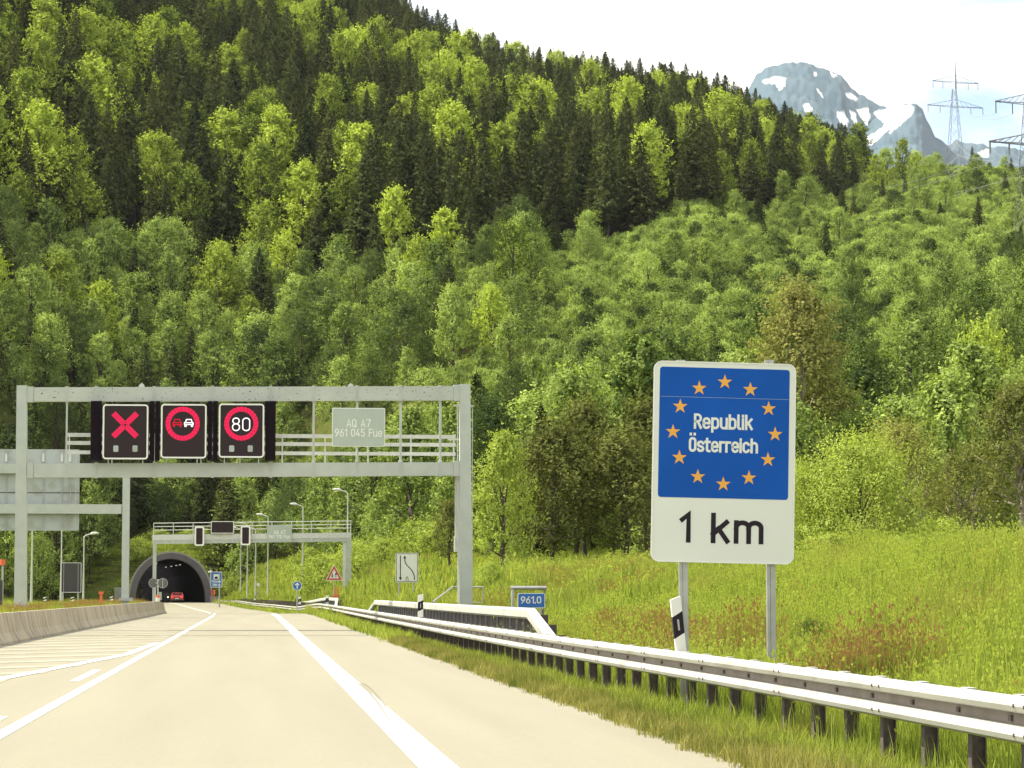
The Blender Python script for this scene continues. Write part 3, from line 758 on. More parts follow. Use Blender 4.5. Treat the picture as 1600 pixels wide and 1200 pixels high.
for dy in (0, 5.5, 11):
    b = MB().mat(M['lightzinc']); a, c = P(240, 817.5 + dy, Y2), P(549, 814 + dy, Y2)
    b.tube([(a.x, Y2 - .04, a.z), (c.x, Y2 - .04, c.z)], .035, 6); b.build('handrail', g2)
q = P(436, 847, Y2)
bd2 = thing('gantry_board', q, 'small grey board on the far gantry lettered 961 170 Fue', 'sign board')
b = MB().mat(M['boardgrey']); a, c = P(417, 847, Y2), P(455.5, 820.5, Y2); b.prism(rrect(a.x, a.z, c.x, c.z, .08), Y2 - .20, Y2 - .14); b.build('board_face', bd2)
b = MB().mat(M['boardtext']); a, c = P(427.5, 834.5, Y2), P(446, 828.5, Y2); text(b, 'AQ A7', a.x, c.x, a.z, c.z - a.z, .05, Y2 - .21, Y2 - .201)
a, c = P(419.5, 841.5, Y2), P(453.5, 835.7, Y2); text(b, '961 170 Fue', a.x, c.x, a.z, c.z - a.z, .05, Y2 - .21, Y2 - .201); b.build('lettering', bd2)
def dark_signal(x0, y0, x1, y1, label, name='lane_signal', group=None):
    t = thing(name, P((x0 + x1) / 2, y1, Y2), label, 'lane signal', group); Y = Y2 - .35
    a, c = P(x0, y1, Y), P(x1, y0, Y); rr = .16 if x1 - x0 < 20 else .05; bw = .13 if x1 - x0 < 20 else .055
    b = MB().mat(M['white']); b.ring(rrect(a.x, a.z, c.x, c.z, rr), rrect(a.x + bw, a.z + bw, c.x - bw, c.z - bw, rr * .6), Y - .03, Y + .05); b.build('white_frame', t)
    b = MB().mat(M['panelface']); b.prism(rrect(a.x + bw - .01, a.z + bw - .01, c.x - bw + .01, c.z - bw + .01, rr * .6), Y, Y + .3); b.build('display_face', t)
dark_signal(303.8, 822.5, 319.3, 853, 'left unlit upright lane signal hanging on the far gantry', group='unlit lane signals on the far gantry')
dark_signal(375.8, 821.5, 391.6, 852, 'right unlit upright lane signal hanging on the far gantry', group='unlit lane signals on the far gantry')
dark_signal(329.5, 814.5, 365.5, 833.5, 'unlit wide black display above the far gantry', 'message_board')

# ------------------------------------------------------------------ sign bridge seen from behind, at the left edge
Y3 = 150.0
sb = thing('sign_bridge', (P(195, 937, Y3).x, Y3, .7), 'pale grey sign bridge at the left edge, its post behind the concrete barrier', 'sign bridge')
def s3(name, x0, y0, x1, y1, m, dy=0, d=.3, parent=None):
    b = MB().mat(m); b.pbox(x0, y0, x1, y1, Y3 + dy, d); return b.build(name, parent or sb)
b = MB().mat(M['steel']); a, c = P(189.5, 940, Y3), P(203, 724, Y3); b.box((a.x, Y3, .45), (c.x, Y3 + .45, c.z)); b.build('post', sb)
s3('base_plate', 186, 934, 207, 939, M['zinc'], -.15, .8)
s3('lower_beam', -75, 788, 190, 802, M['steel'], .05, .35); s3('upper_beam', -75, 725, 190, 739, M['steel'], .05, .35)
pn = thing('direction_sign', P(40, 828, Y3), 'back of a large ribbed grey direction sign hung on the bridge at left', 'road sign')
b = MB().mat(M['backgrey']); a, c = P(-70, 828.5, Y3), P(124, 701.5, Y3); b.prism(rrect(a.x, a.z, c.x, c.z, .12), Y3 + .50, Y3 + .56); b.build('panel', pn)
for px in (10, 30, 68, 97, 110):
    s3('rib', px - 1.3, 703, px + 1.3, 826, M['zinc'], .42, .08, pn); s3('clamp', px - 2.2, 709, px + 1.4, 721, M['lightzinc'], .38, .05, pn)
s3('seam', -70, 769.4, 124, 770.2, M['darkback'], .49, .015, pn)
b = MB().mat(M['lightzinc']); b.pbox(118, 705, 119, 826, Y3 + .4, .03); b.build('edge_profile', pn)

# dark sign back and bits on the left median
def board_sign(name, x0, y0, x1, y1, Y, label, m, posts, zb=None, cat='road sign', rr=.06, d=.03):
    q = P((x0 + x1) / 2, (y0 + y1) / 2, Y); zb = ground(q.x, Y) if zb is None else zb
    t = thing(name, (q.x, Y, zb), label, cat)
    a, c = P(x0, y1, Y), P(x1, y0, Y)
    b = MB().mat(m); b.prism(rrect(a.x, a.z, c.x, c.z, rr), Y - d, Y); b.build('panel', t)
    for px in posts:
        x = P(px, y1, Y).x; b = MB().mat(M['zinc']); b.tube([(x, Y + .05, zb - .3), (x, Y + .05, c.z - .05)], .035 * Y / 120, 6); b.build('post', t)
    return t
ds = board_sign('road_sign', 95, 879, 127.5, 926, 170, 'back of a dark upright sign board on the left median', M['darkback'], (98.5, 122), .5)
b = MB().mat(M['lightzinc']); a, c = P(95, 926, 170), P(127.5, 879, 170); b.ring(rrect(a.x, a.z, c.x, c.z, .05), rrect(a.x + .04, a.z + .04, c.x - .04, c.z - .04, .03), 169.93, 169.965)
for px in (99.5, 122.0): b.pbox(px - .5, 880, px + .5, 925, 169.9, .04)
b.build('edge_profile', ds)
t = thing('warning_beacon', (P(3, 950, 108).x, 108, .66), 'orange warning beacon on a dark box with pole at the left edge', 'beacon')
b = MB().mat(M['zinc']); x = P(4, 900, 108).x; b.tube([(x, 108, .5), (x, 108, P(0, 884, 108).z)], .04, 8); b.build('pole', t)
b = MB().mat(M['orange']); a, c = P(-1, 883, 108), P(6.5, 874, 108); b.tube([(x, 108, a.z), (x, 108, c.z)], .10, 12); b.build('beacon_lamp', t)
b = MB().mat(M['darkback']); b.pbox(-4, 907, 3.6, 946, 107.8, .25); b.build('cabinet', t)
t = thing('orange_post', P(158, 938, 128), 'small orange post with round head on the left median', 'post')
b = MB().mat(M['orange']); q = P(158, 938, 128); z1 = P(158, 925, 128).z; b.tube([(q.x, 128, q.z - .1), (q.x, 128, z1 - .05)], [.05, .06], 8); b.tube([(q.x, 127.98, z1 - .1), (q.x, 127.98, z1 + .02)], [.10, .11], 10); b.build('post_body', t)

# ------------------------------------------------------------------ border sign
YE = 31.5; ke = YE / F
ec = P(1130.5, 722, YE)
es = thing('border_sign', (ec.x, YE, ground(ec.x, YE)), 'large blue and white border sign with ring of yellow stars beside the guardrail', 'road sign')
TF = Matrix.Translation(ec) @ Matrix.Rotation(R(1.25), 4, 'Y') @ Matrix.Rotation(R(-1.5), 4, 'Z')
def E(px, py): return ((px - 1130.5) * ke * 1.0, -(py - 722) * ke)
def emb(m): return MB(TF).mat(m)
x0, z0 = E(1017.2, 881.5); x1, z1 = E(1244.5, 563.5)
b = emb(M['zinc']); b.prism(rrect(x0, z0, x1, z1, .10, 8), 0, .03); b.build('panel_back', es)
b = emb(M['signwhite']); b.prism(rrect(x0 + .003, z0 + .003, x1 - .003, z1 - .003, .098, 8), -.004, -.0005); b.build('panel', es)
b = emb(M['white']); b.ring(rrect(x0, z0, x1, z1, .10, 8), rrect(x0 + .014, z0 + .014, x1 - .014, z1 - .014, .088, 8), -.012, .002); b.build('rim', es)
bx0, bz0 = E(1026.8, 779.5); bx1, bz1 = E(1234.2, 573)
b = emb(M['signblue']); b.prism(rrect(bx0, bz0, bx1, bz1, .035, 6), -.008, -.0045); bf = b.build('blue_field', es)
b = emb(M['boardgrey']); b.box((bx0 + .004, -.0084, E(0, 620.4)[1]), (bx1 - .004, -.0079, E(0, 620)[1])); b.build('sheet_seam', bf)
sc_ = E(1130.5, 676)
for k in range(12):
    a = R(90 - 30 * k); cx = sc_[0] + math.cos(a) * 81.5 * ke; cz = sc_[1] + math.sin(a) * 81 * ke
    pts = []
    for j in range(10):
        rr_ = (12.3 if j % 2 == 0 else 4.8) * ke; aa = R(90 + 36 * j); pts.append((cx + rr_ * math.cos(aa), cz + rr_ * math.sin(aa)))
    b = emb(M['star']); b.prism(pts, -.0115, -.0085)
    b.build('star', bf)
b = emb(M['signwhite'])
xa, zb_ = E(1082, 670.5); xb, zt = E(1176, 646); text(b, 'Republik', xa, xb, zb_, zt - zb_, .0285, -.012, -.0085)
xa, zb_ = E(1074.5, 707.2); xb, zt = E(1185, 683.5); text(b, 'Österreich', xa, xb, zb_, zt - zb_, .0285, -.012, -.0085)
b.build('country_lettering', bf)
b = emb(M['signtext'])
xa, zb_ = E(1062.5, 850.5); xb, zt = E(1080, 802.5); text(b, '1', xa, xb, zb_, zt - zb_, .056, -.0075, -.0045); b.build('distance_number', es); b = emb(M['signtext'])
xa, _ = E(1112, 0); xb, _ = E(1196, 0); text(b, 'km', xa, xb, zb_, zt - zb_, .056, -.0075, -.0045, gap=.30)
b.build('distance_unit', es)
for px, pb in ((1060, 1067), (1198.5, 1204)):
    b = MB().mat(M['zinc']); a = P(px + 1, 575, YE); c = P(pb, 1000, YE)
    zb_ = ground(c.x, YE) - .4; xb_ = c.x + (c.x - a.x) / (a.z - c.z) * (c.z - zb_)
    for off, w in ((0, .018), (.052, .030)):
        b.add([(xb_ - w + off, YE + .10, zb_), (xb_ + w + off, YE + .10, zb_), (xb_ + w + off, YE + .17, zb_), (xb_ - w + off, YE + .17, zb_),
               (a.x - w + off, YE + .05, a.z + .10), (a.x + w + off, YE + .05, a.z + .10), (a.x + w + off, YE + .12, a.z + .10), (a.x - w + off, YE + .12, a.z + .10)],
              [(0, 3, 2, 1), (4, 5, 6, 7), (0, 1, 5, 4), (1, 2, 6, 5), (2, 3, 7, 6), (3, 0, 4, 7)])
    b.mat(M['darkback']).add([(xb_ + .018, YE + .14, zb_), (xb_ + .022, YE + .14, zb_), (a.x + .022, YE + .09, a.z), (a.x + .018, YE + .09, a.z)], [(0, 1, 2, 3)])
    b.build('post', es)

# ------------------------------------------------------------------ smaller signs
YA = 147.0
t = board_sign('road_sign', 618, 864, 653.5, 910, YA, 'white sign with one straight and one curved black arrow on two thin posts', M['signwhite'], (624, 646), cat='road sign')
b = MB().mat(M['signtext']); a, c = P(619, 909, YA), P(652.5, 865, YA)
b.ring(rrect(a.x, a.z, c.x, c.z, .04), rrect(a.x + .025, a.z + .025, c.x - .025, c.z - .025, .03), YA - .036, YA - .031); b.build('edge_line', t)
def A_(px, py): q = P(px, py, YA); return (q.x, q.z)
b = MB().mat(M['signtext']); W = 1.35 * YA / F
ribbon(b, [A_(625.6, 868), A_(625.6, 903)], W, YA - .036, YA - .031)
b.prism([A_(625.6, 906.8), A_(628.1, 902), A_(623.1, 902)], YA - .0368, YA - .031)
ribbon(b, [A_(647.6, 906), A_(647.4, 901), A_(646, 896), A_(643.3, 891), A_(640, 887.5), A_(636.4, 884), A_(634, 880.5), A_(632.6, 876.5), A_(632.4, 871)], W, YA - .036, YA - .031)
b.prism([A_(632.4, 868), A_(630.0, 872.5), A_(634.8, 872.5)], YA - .0368, YA - .031)
ribbon(b, [A_(634.2, 908), A_(634.5, 904), A_(635.2, 901.6), A_(636, 901.2), A_(636.8, 901.6), A_(637.5, 904), A_(637.8, 908)], W * .6, YA - .036, YA - .031)
b.build('arrow_symbol', t)
# kilometre sign and its pipe frame
YK = 57.0
q = P(830, 945, YK)
kms = thing('kilometre_sign', (q.x, YK, ground(q.x, YK)), 'small blue kilometre sign reading 961.0 behind the raised white rail', 'road sign')
a, c = P(808.8, 950, YK), P(851.5, 926.8, YK)
b = MB().mat(M['white']); b.prism(rrect(a.x, a.z, c.x, c.z, .03), YK - .02, YK); b.build('panel_rim', kms)
b = MB().mat(M['blue']); b.prism(rrect(a.x + .012, a.z + .012, c.x - .012, c.z - .012, .025), YK - .024, YK - .0205); b.build('panel', kms)
b = MB().mat(M['signwhite']); a, c = P(813.5, 943, YK), P(845.5, 931.8, YK); text(b, '961.0', a.x, c.x, a.z, c.z - a.z, .024, YK - .03, YK - .0245); b.build('lettering', kms)
b = MB().mat(M['zinc'])
for px in (815, 845):
    x = P(px, 940, YK).x; b.tube([(x, YK + .04, ground(x, YK) - .3), (x, YK + .04, P(0, 930, YK).z)], .025, 6)
b.build('post', kms)
hp = thing('pipe_frame', (P(826, 945, 58.2).x, 58.2, ground(q.x, 58)), 'square grey pipe frame standing over the blue kilometre sign', 'frame')
b = MB().mat(M['zinc']); l_, r_, tp = P(801, 918, 58.2), P(852, 918, 58.2), P(0, 918.5, 58.2).z
b.tube([(l_.x, 58.2, 0), (l_.x, 58.2, tp), ], .035, 8); b.build('leg', hp)
b = MB().mat(M['zinc']); b.tube([(l_.x - .04, 58.2, tp), (r_.x + .02, 58.2, tp)], .042, 8); b.build('top_bar', hp)
b = MB().mat(M['zinc']); b.tube([(r_.x - .02, 59.2, 0), (r_.x - .02, 58.2, tp - .03)], .03, 8); b.build('leg', hp)
hr = thing('stair_handrail', (P(715, 940, 104).x, 104, 1), 'bent grey handrail beside the foot of the near gantry', 'handrail')
pts = [P(676, 941, 102.5), P(707, 917.5, 104), P(755, 917.5, 104), P(755.5, 946, 104)]
b = MB().mat(M['zinc']); b.tube(pts, .035, 8); b.build('rail_pipe', hr)
b = MB().mat(M['zinc']); p0, p1 = P(735, 941.5, 104), P(755, 941.5, 104); b.tube([p0, p1], .03, 6); b.build('lower_bar', hr)

def round_sign(px, py, rpx, Y, label, face, back=None, arrow=False, name='road_sign', post=True, zb=None, group=None, pole=.04):
    q = P(px, py, Y); zb = ground(q.x, Y) if zb is None else zb; r = rpx * Y / F
    t = thing(name, (q.x, Y, zb), label, 'road sign', group)
    b = MB().mat(M['white'] if face != M['darkgrey'] else M['backgrey']); b.prism(circ(q.x, q.z, r), Y - .03, Y); b.build('rim', t)
    b = MB().mat(face); b.prism(circ(q.x, q.z, r * .90), Y - .036, Y - .031); b.build('panel', t)
    if arrow:
        b = MB().mat(M['signwhite']); ribbon(b, [(q.x, q.z - r * .62), (q.x, q.z + r * .35)], r * .26, Y - .042, Y - .037)
        ribbon(b, [(q.x - r * .42, q.z + r * .12), (q.x, q.z + r * .55), (q.x + r * .42, q.z + r * .12)], r * .24, Y - .043, Y - .037); b.build('arrow_symbol', t)
    if post:
        b = MB().mat(M['zinc']); b.tube([(q.x, Y + .05, zb - .3), (q.x, Y + .05, q.z)], pole, 6); b.build('post', t)
    return t
round_sign(464.3, 915.2, 7.2, 205, 'round blue sign with white arrow pointing up', M['blue'], arrow=True)
YT = 208.0
q = P(522, 898, YT); tri = thing('warning_sign', (q.x, YT, ground(q.x, YT)), 'red and white triangle sign with two opposing arrows', 'road sign')
def T_(px, py): w = P(px, py, YT); return (w.x, w.z)
b = MB().mat(M['white']); b.prism([T_(508.5, 907.2), T_(535.8, 907.2), T_(522, 882)], YT - .03, YT); b.build('rim', tri)
b = MB().mat(M['red']); b.prism([T_(509.8, 906.3), T_(534.4, 906.3), T_(522, 883.6)], YT - .036, YT - .0305); b.build('red_border', tri)
b = MB().mat(M['signwhite']); b.prism([T_(514.2, 903.8), T_(530, 903.8), T_(522, 889.2)], YT - .042, YT - .0365); b.build('panel', tri)
b = MB().mat(M['signtext'])
ribbon(b, [T_(519.2, 895.5), T_(519.2, 900.5)], 1.0 * YT / F, YT - .047, YT - .0425); b.prism([T_(519.2, 902.8), T_(521, 899.2), T_(517.4, 899.2)], YT - .048, YT - .0425)
ribbon(b, [T_(524.8, 902.3), T_(524.8, 897.5)], 1.0 * YT / F, YT - .047, YT - .0425); b.prism([T_(524.8, 894.6), T_(523, 898.2), T_(526.6, 898.2)], YT - .048, YT - .0425)
b.build('arrow_symbol', tri)
b = MB().mat(M['zinc']); b.tube([(q.x, YT + .05, ground(q.x, YT) - .2), (q.x, YT + .05, q.z)], .035, 6); b.build('post', tri)
# orange box with two upright arms
t = thing('orange_cabinet', P(524, 945, 196), 'orange box with two upright prongs below the triangle sign', 'cabinet')
b = MB().mat(M['orange']); b.pbox(522.5, 929, 530, 948, 196, .4); b.pbox(517.5, 931, 522.5, 935, 196.05, .3); b.build('box', t)
for px in (524.3, 528):
    b = MB().mat(M['orange']); b.pbox(px - .9, 917, px + .9, 929.3, 196.1, .08); b.build('prong', t)
# blue tunnel sign
YB = 330.0
ts = board_sign('tunnel_sign', 329, 893.5, 347, 917.5, YB, 'blue sign with a white tunnel symbol beside the tunnel mouth', M['blue'], (343,), cat='road sign')
b = MB().mat(M['lightzinc']); a, c = P(328.7, 917.8, YB), P(347.3, 893.2, YB); b.ring(rrect(a.x, a.z, c.x, c.z, .06), rrect(a.x + .07, a.z + .07, c.x - .07, c.z - .07, .05), YB - .04, YB - .031); b.build('rim', ts)
b = MB().mat(M['signwhite']); a, c = P(333.7, 905.6, YB), P(342, 897.3, YB); b.box((a.x, YB - .04, a.z), (c.x, YB - .031, c.z)); b.build('symbol_field', ts)
b = MB().mat(M['signtext']); q = P(337.8, 904.3, YB); r = 2.6 * YB / F; b.prism([(q.x + r, q.z - .02), (q.x + r, q.z + r * .5)] + [(q.x + r * math.cos(R(a)), q.z + r * .5 + r * .9 * math.sin(R(a))) for a in range(15, 180, 15)] + [(q.x - r, q.z + r * .5), (q.x - r, q.z - .02)], YB - .046, YB - .0405); b.build('tunnel_symbol', ts)
b = MB().mat(M['boardtext']); a, c = P(331.2, 910, YB), P(344.8, 906.8, YB); text(b, 'Füssen', a.x, c.x, a.z, c.z - a.z, .045, YB - .04, YB - .031)
a, c = P(331.8, 915.4, YB), P(344.2, 911.8, YB); text(b, '1284 m', a.x, c.x, a.z, c.z - a.z, .045, YB - .04, YB - .031); b.build('lettering', ts)
b = None
t = thing('emergency_post', P(334.5, 938, 352), 'narrow orange emergency post beside the tunnel mouth', 'post')
b = MB().mat(M['orange']); b.pbox(333.3, 921.5, 336.2, 929, 352, .25); b.pbox(334.2, 929, 335.4, 938.5, 352.05, .12); b.build('post_body', t)
t = thing('hydrant_box', P(330, 927, 368), 'tiny red box beside the tunnel mouth', 'box'); b = MB().mat(M['red']); b.pbox(329, 921, 331.5, 926.5, 368, .3); b.pbox(329.8, 926.5, 330.6, 934, 368.1, .1); b.build('box', t)
round_sign(240, 911, 7.6, 222, 'grey back of a round sign hiding behind the left post of the far gantry', M['darkgrey'], zb=-.4, post=False)
rs = round_sign(254.2, 911.2, 7.8, 221, 'grey back of a round sign right of the left post of the far gantry', M['darkgrey'], zb=-.4, post=False)
q = P(247, 911, 221.3); b = MB().mat(M['lightzinc']); b.tube([(q.x, 221.3, -.4), (q.x, 221.3, q.z + .3)], .045, 6); b.pbox(243, 910.2, 252, 911.4, 221.2, .05); b.pbox(253.8, 904, 254.8, 918.6, 220.93, .02); b.build('post', rs)
round_sign(403.5, 913.5, 2.6, 320, 'tiny round white sign on the slope path', M['signwhite'], pole=.05)
t = thing('warning_lamp', P(247, 936, 216), 'red and white road lamp at the end of the concrete barrier', 'lamp')
q = P(246.5, 939, 216)
b = MB().mat(M['white']); b.tube([(q.x, 216, q.z - .3), (q.x, 216, q.z + .25)], .16, 10); b.build('base', t)
b = MB().mat(M['orange']); b.tube([(q.x, 216, q.z + .25), (q.x, 216, q.z + .47)], [.15, .10], 10); b.build('lamp_head', t)
b = MB().mat(M['backgrey']); b.pbox(248, 925, 252.6, 938, 216.3, .12); b.build('back_board', t)

# ------------------------------------------------------------------ street lamps
def street_lamp(px, ptop, pbot, Y, label, side=-1, arm=1.2):
    q = P(px, ptop, Y); zb = min(P(px, pbot, Y).z, ground(q.x, Y) + .2) - .3
    t = thing('street_lamp', (q.x, Y, zb), label, 'street lamp', 'street lamps along the motorway')
    r = .075
    b = MB().mat(M['lightzinc']); b.tube([(q.x, Y, zb), (q.x, Y, zb + 2), (q.x, Y, q.z - .15), (q.x + side * .25, Y, q.z), (q.x + side * .6, Y, q.z + .1)], [r * 1.5, r * 1.2, r * .8, r * .7, r * .6], 8); b.build('pole', t)
    b = MB().mat(M['lightzinc']); hx = q.x + side * .55
    b.tube([(hx, Y, q.z + .09), (hx + side * .2, Y, q.z + .15), (hx + side * .6, Y, q.z + .19), (hx + side * .85, Y, q.z + .17)], [.06, .13, .12, .05], 8); b.build('lamp_head', t)
street_lamp(543.4, 768, 938, 246, 'tallest street lamp, rising behind the right end of the far gantry')
street_lamp(473.6, 790, 936, 286, 'street lamp rising behind the far gantry near the blue arrow sign')
street_lamp(419, 806, 935, 322, 'street lamp whose pole stands under the left edge of the far board')
street_lamp(387, 819, 934, 352, 'street lamp directly under the right unlit upright signal')
street_lamp(376.5, 826, 930, 376, 'farthest street lamp of the row just right of the tunnel')
street_lamp(399.8, 826, 920, 336, 'short street lamp on the grassy slope behind the far gantry')
street_lamp(50.5, 815, 938, 212, 'street lamp pole just right of the left gantry post', 1)
street_lamp(96.5, 818, 936, 240, 'street lamp pole behind the dark sign back on the left', 1)
street_lamp(131.3, 836, 936, 262, 'street lamp with small head right of the dark sign back', 1)

# ------------------------------------------------------------------ tunnel
tun = thing('tunnel_portal', (PORT_X, PORT_Y, 0), 'arched concrete tunnel mouth under the wooded slope', 'tunnel')
def archpts(a, h, n=28): return [(a * math.cos(math.pi * k / n), h * (max(0, math.sin(math.pi * k / n)) ** .82)) for k in range(n + 1)]
def tube_ring(b, path, a, h, flip=False):
    pr = archpts(a, h); k = len(pr); vs = []
    for i, (x, y, z) in enumerate(path):
        p0 = Vector(path[max(i - 1, 0)]); p1 = Vector(path[min(i + 1, len(path) - 1)]); tt = (p1 - p0); tt.z = 0; tt.normalize()
        for (u, w) in pr: vs.append((x + tt.y * u, y - tt.x * u, z + w))
    b.add(vs, [(i * k + j, i * k + j + 1, (i + 1) * k + j + 1, (i + 1) * k + j) for i in range(len(path) - 1) for j in range(k - 1)])
def tpath(ya, yb, st=6):
    ys = list(np.arange(ya, yb, st)) + [yb]; return [(PORT_X - .076 * (y - PORT_Y) - .0003 * max(0, y - PORT_Y) ** 2, y, -.25) for y in ys]
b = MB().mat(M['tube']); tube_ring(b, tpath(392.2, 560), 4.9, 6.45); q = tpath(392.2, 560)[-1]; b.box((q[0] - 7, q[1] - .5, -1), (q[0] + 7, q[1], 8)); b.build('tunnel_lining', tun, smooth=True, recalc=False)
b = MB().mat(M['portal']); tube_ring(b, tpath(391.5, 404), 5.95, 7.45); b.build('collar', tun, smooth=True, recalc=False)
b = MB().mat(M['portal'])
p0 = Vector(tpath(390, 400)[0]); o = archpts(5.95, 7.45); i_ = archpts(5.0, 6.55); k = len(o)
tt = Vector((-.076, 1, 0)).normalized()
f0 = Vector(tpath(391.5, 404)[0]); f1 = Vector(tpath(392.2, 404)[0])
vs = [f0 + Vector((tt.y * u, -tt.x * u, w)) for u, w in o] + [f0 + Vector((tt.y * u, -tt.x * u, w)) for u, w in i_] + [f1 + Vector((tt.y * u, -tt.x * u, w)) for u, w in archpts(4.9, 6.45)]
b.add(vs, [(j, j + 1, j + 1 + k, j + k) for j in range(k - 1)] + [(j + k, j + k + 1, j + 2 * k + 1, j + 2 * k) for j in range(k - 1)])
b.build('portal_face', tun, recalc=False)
b = MB().mat(M['portalrim']); pr = []
vs = [f0 + Vector((tt.y * u * 1.02, -tt.x * u * 1.02 - .03, w * 1.015 + .02)) for u, w in o] + [f0 + Vector((tt.y * u * .985, -tt.x * u * .985 - .03, w * .985)) for u, w in o]
b.add(vs, [(j, j + 1, j + 1 + k, j + k) for j in range(k - 1)]); vs2 = [v + Vector((0, 12, 0)) for v in vs[:k]]
b.add(vs[:k] + vs2, [(j, j + 1, j + 1 + k, j + k) for j in range(k - 1)]); b.build('rim_flashing', tun, recalc=False)
b = MB().mat(M['portalrim'])
for s_ in (-1, 1): b.box((PORT_X + s_ * 6.0, 391.8, -.6), (PORT_X + s_ * 7.6, 404, 2.2 if s_ < 0 else .9))
b.build('wing_wall', tun)
for k, (dy, u, z) in enumerate([(8, -1.8, 6.0), (16, -1.4, 6.0), (25, -1.4, 6.0), (36, -1.4, 6.0), (48, -1.4, 6.0), (12, 1.9, 5.8), (22, 1.9, 5.8), (34, 1.9, 5.8), (47, 1.9, 5.8)]):
    p = tpath(PORT_Y - 5 + dy, PORT_Y + 100)[0]; b = MB().mat(M['tunlamp']); b.box((p[0] + u - .12, p[1] - .8, p[2] + z - .05), (p[0] + u + .12, p[1] + .8, p[2] + z + .04)); b.build('ceiling_lamp', tun)
t = thing('surveillance_camera', (PORT_X + 6.1, 391, 4.2), 'white camera on a bracket at the right side of the tunnel arch', 'camera')
b = MB().mat(M['zinc']); b.tube([(PORT_X + 6.0, 391.2, 3.3), (PORT_X + 6.0, 391.2, 5.0)], .05, 6); b.build('bracket', t)
b = MB().mat(M['white']); b.tube([(PORT_X + 5.75, 390.9, 4.35), (PORT_X + 6.25, 391.2, 4.5)], .12, 8); b.build('camera_body', t)

# red car at the tunnel mouth
def car(px, Y, label):
    q = P(px, 930, Y); zr = dip(400) + .012
    t = thing('red_car', (q.x, Y, zr), label, 'car'); x, z = q.x, zr; w = .88
    prof = [(-2.1, .35), (-2.1, .85), (-1.95, 1.0), (-1.5, 1.08), (-.9, 1.42), (.5, 1.45), (1.2, 1.0), (2.1, .82), (2.15, .35)]   # along the road, y then z
    b = MB().mat(M['carred']); vs = []
    for s_, inset in ((-1, 0), (1, 0)):
        for (yy, zz) in prof: vs.append((x + s_ * (w - (.16 if zz > 1.2 else 0)), Y + yy + 2.1, z + zz))
    k = len(prof); b.add(vs, [list(range(k)), list(range(2 * k - 1, k - 1, -1))] + [(i, (i + 1) % k, (i + 1) % k + k, i + k) for i in range(k)]); b.build('body', t)
    b = MB().mat(M['glass']); b.add([(x - .68, Y + .62, z + 1.12), (x + .68, Y + .62, z + 1.12), (x + .60, Y + 1.13, z + 1.40), (x - .60, Y + 1.13, z + 1.40)], [(0, 1, 2, 3)]); b.build('rear_window', t)
    for s_ in (-1, 1):
        b = MB().mat(M['tail']); b.box((x + s_ * .84, Y - .03, z + .66), (x + s_ * .50, Y + .02, z + .90)); b.build('tail_light', t)
        for yy in (.75, 3.4):
            b = MB().mat(M['rubber']); b.tube([(x + s_ * .66, Y + yy, z + .31), (x + s_ * .87, Y + yy, z + .31)], .31, 16); b.build('wheel', t)
    b = MB().mat(M['white']); b.box((x - .26, Y - .025, z + .56), (x + .26, Y, z + .67)); b.build('number_plate', t)
    b = MB().mat(M['tail']); b.box((x - .3, Y + 1.0, z + 1.36), (x + .3, Y + 1.05, z + 1.40)); b.build('brake_light', t)
    b = MB().mat(M['darkback']); b.box((x - .80, Y - .04, z + .34), (x + .80, Y + .1, z + .52)); b.build('bumper', t)
car(276.5, 388, 'red car with lit tail lights entering the tunnel')
t = thing('oncoming_car', (P(262, 933, 440).x, 440, 0), 'white headlight of an oncoming car inside the dark tunnel', 'car')
q = P(262.5, 933, 440)
b = MB().mat(M['glass']); b.prism([(q.x - 1.5, q.z - .55), (q.x + .3, q.z - .55), (q.x + .35, q.z + .1), (q.x + .1, q.z + .7), (q.x - 1.3, q.z + .7), (q.x - 1.55, q.z + .1)], 440, 443.5); b.build('body', t)
b = MB().mat(M['headl']); b.tube([(q.x, 439.9, q.z), (q.x, 440.02, q.z)], .12, 10); b.build('headlight', t)

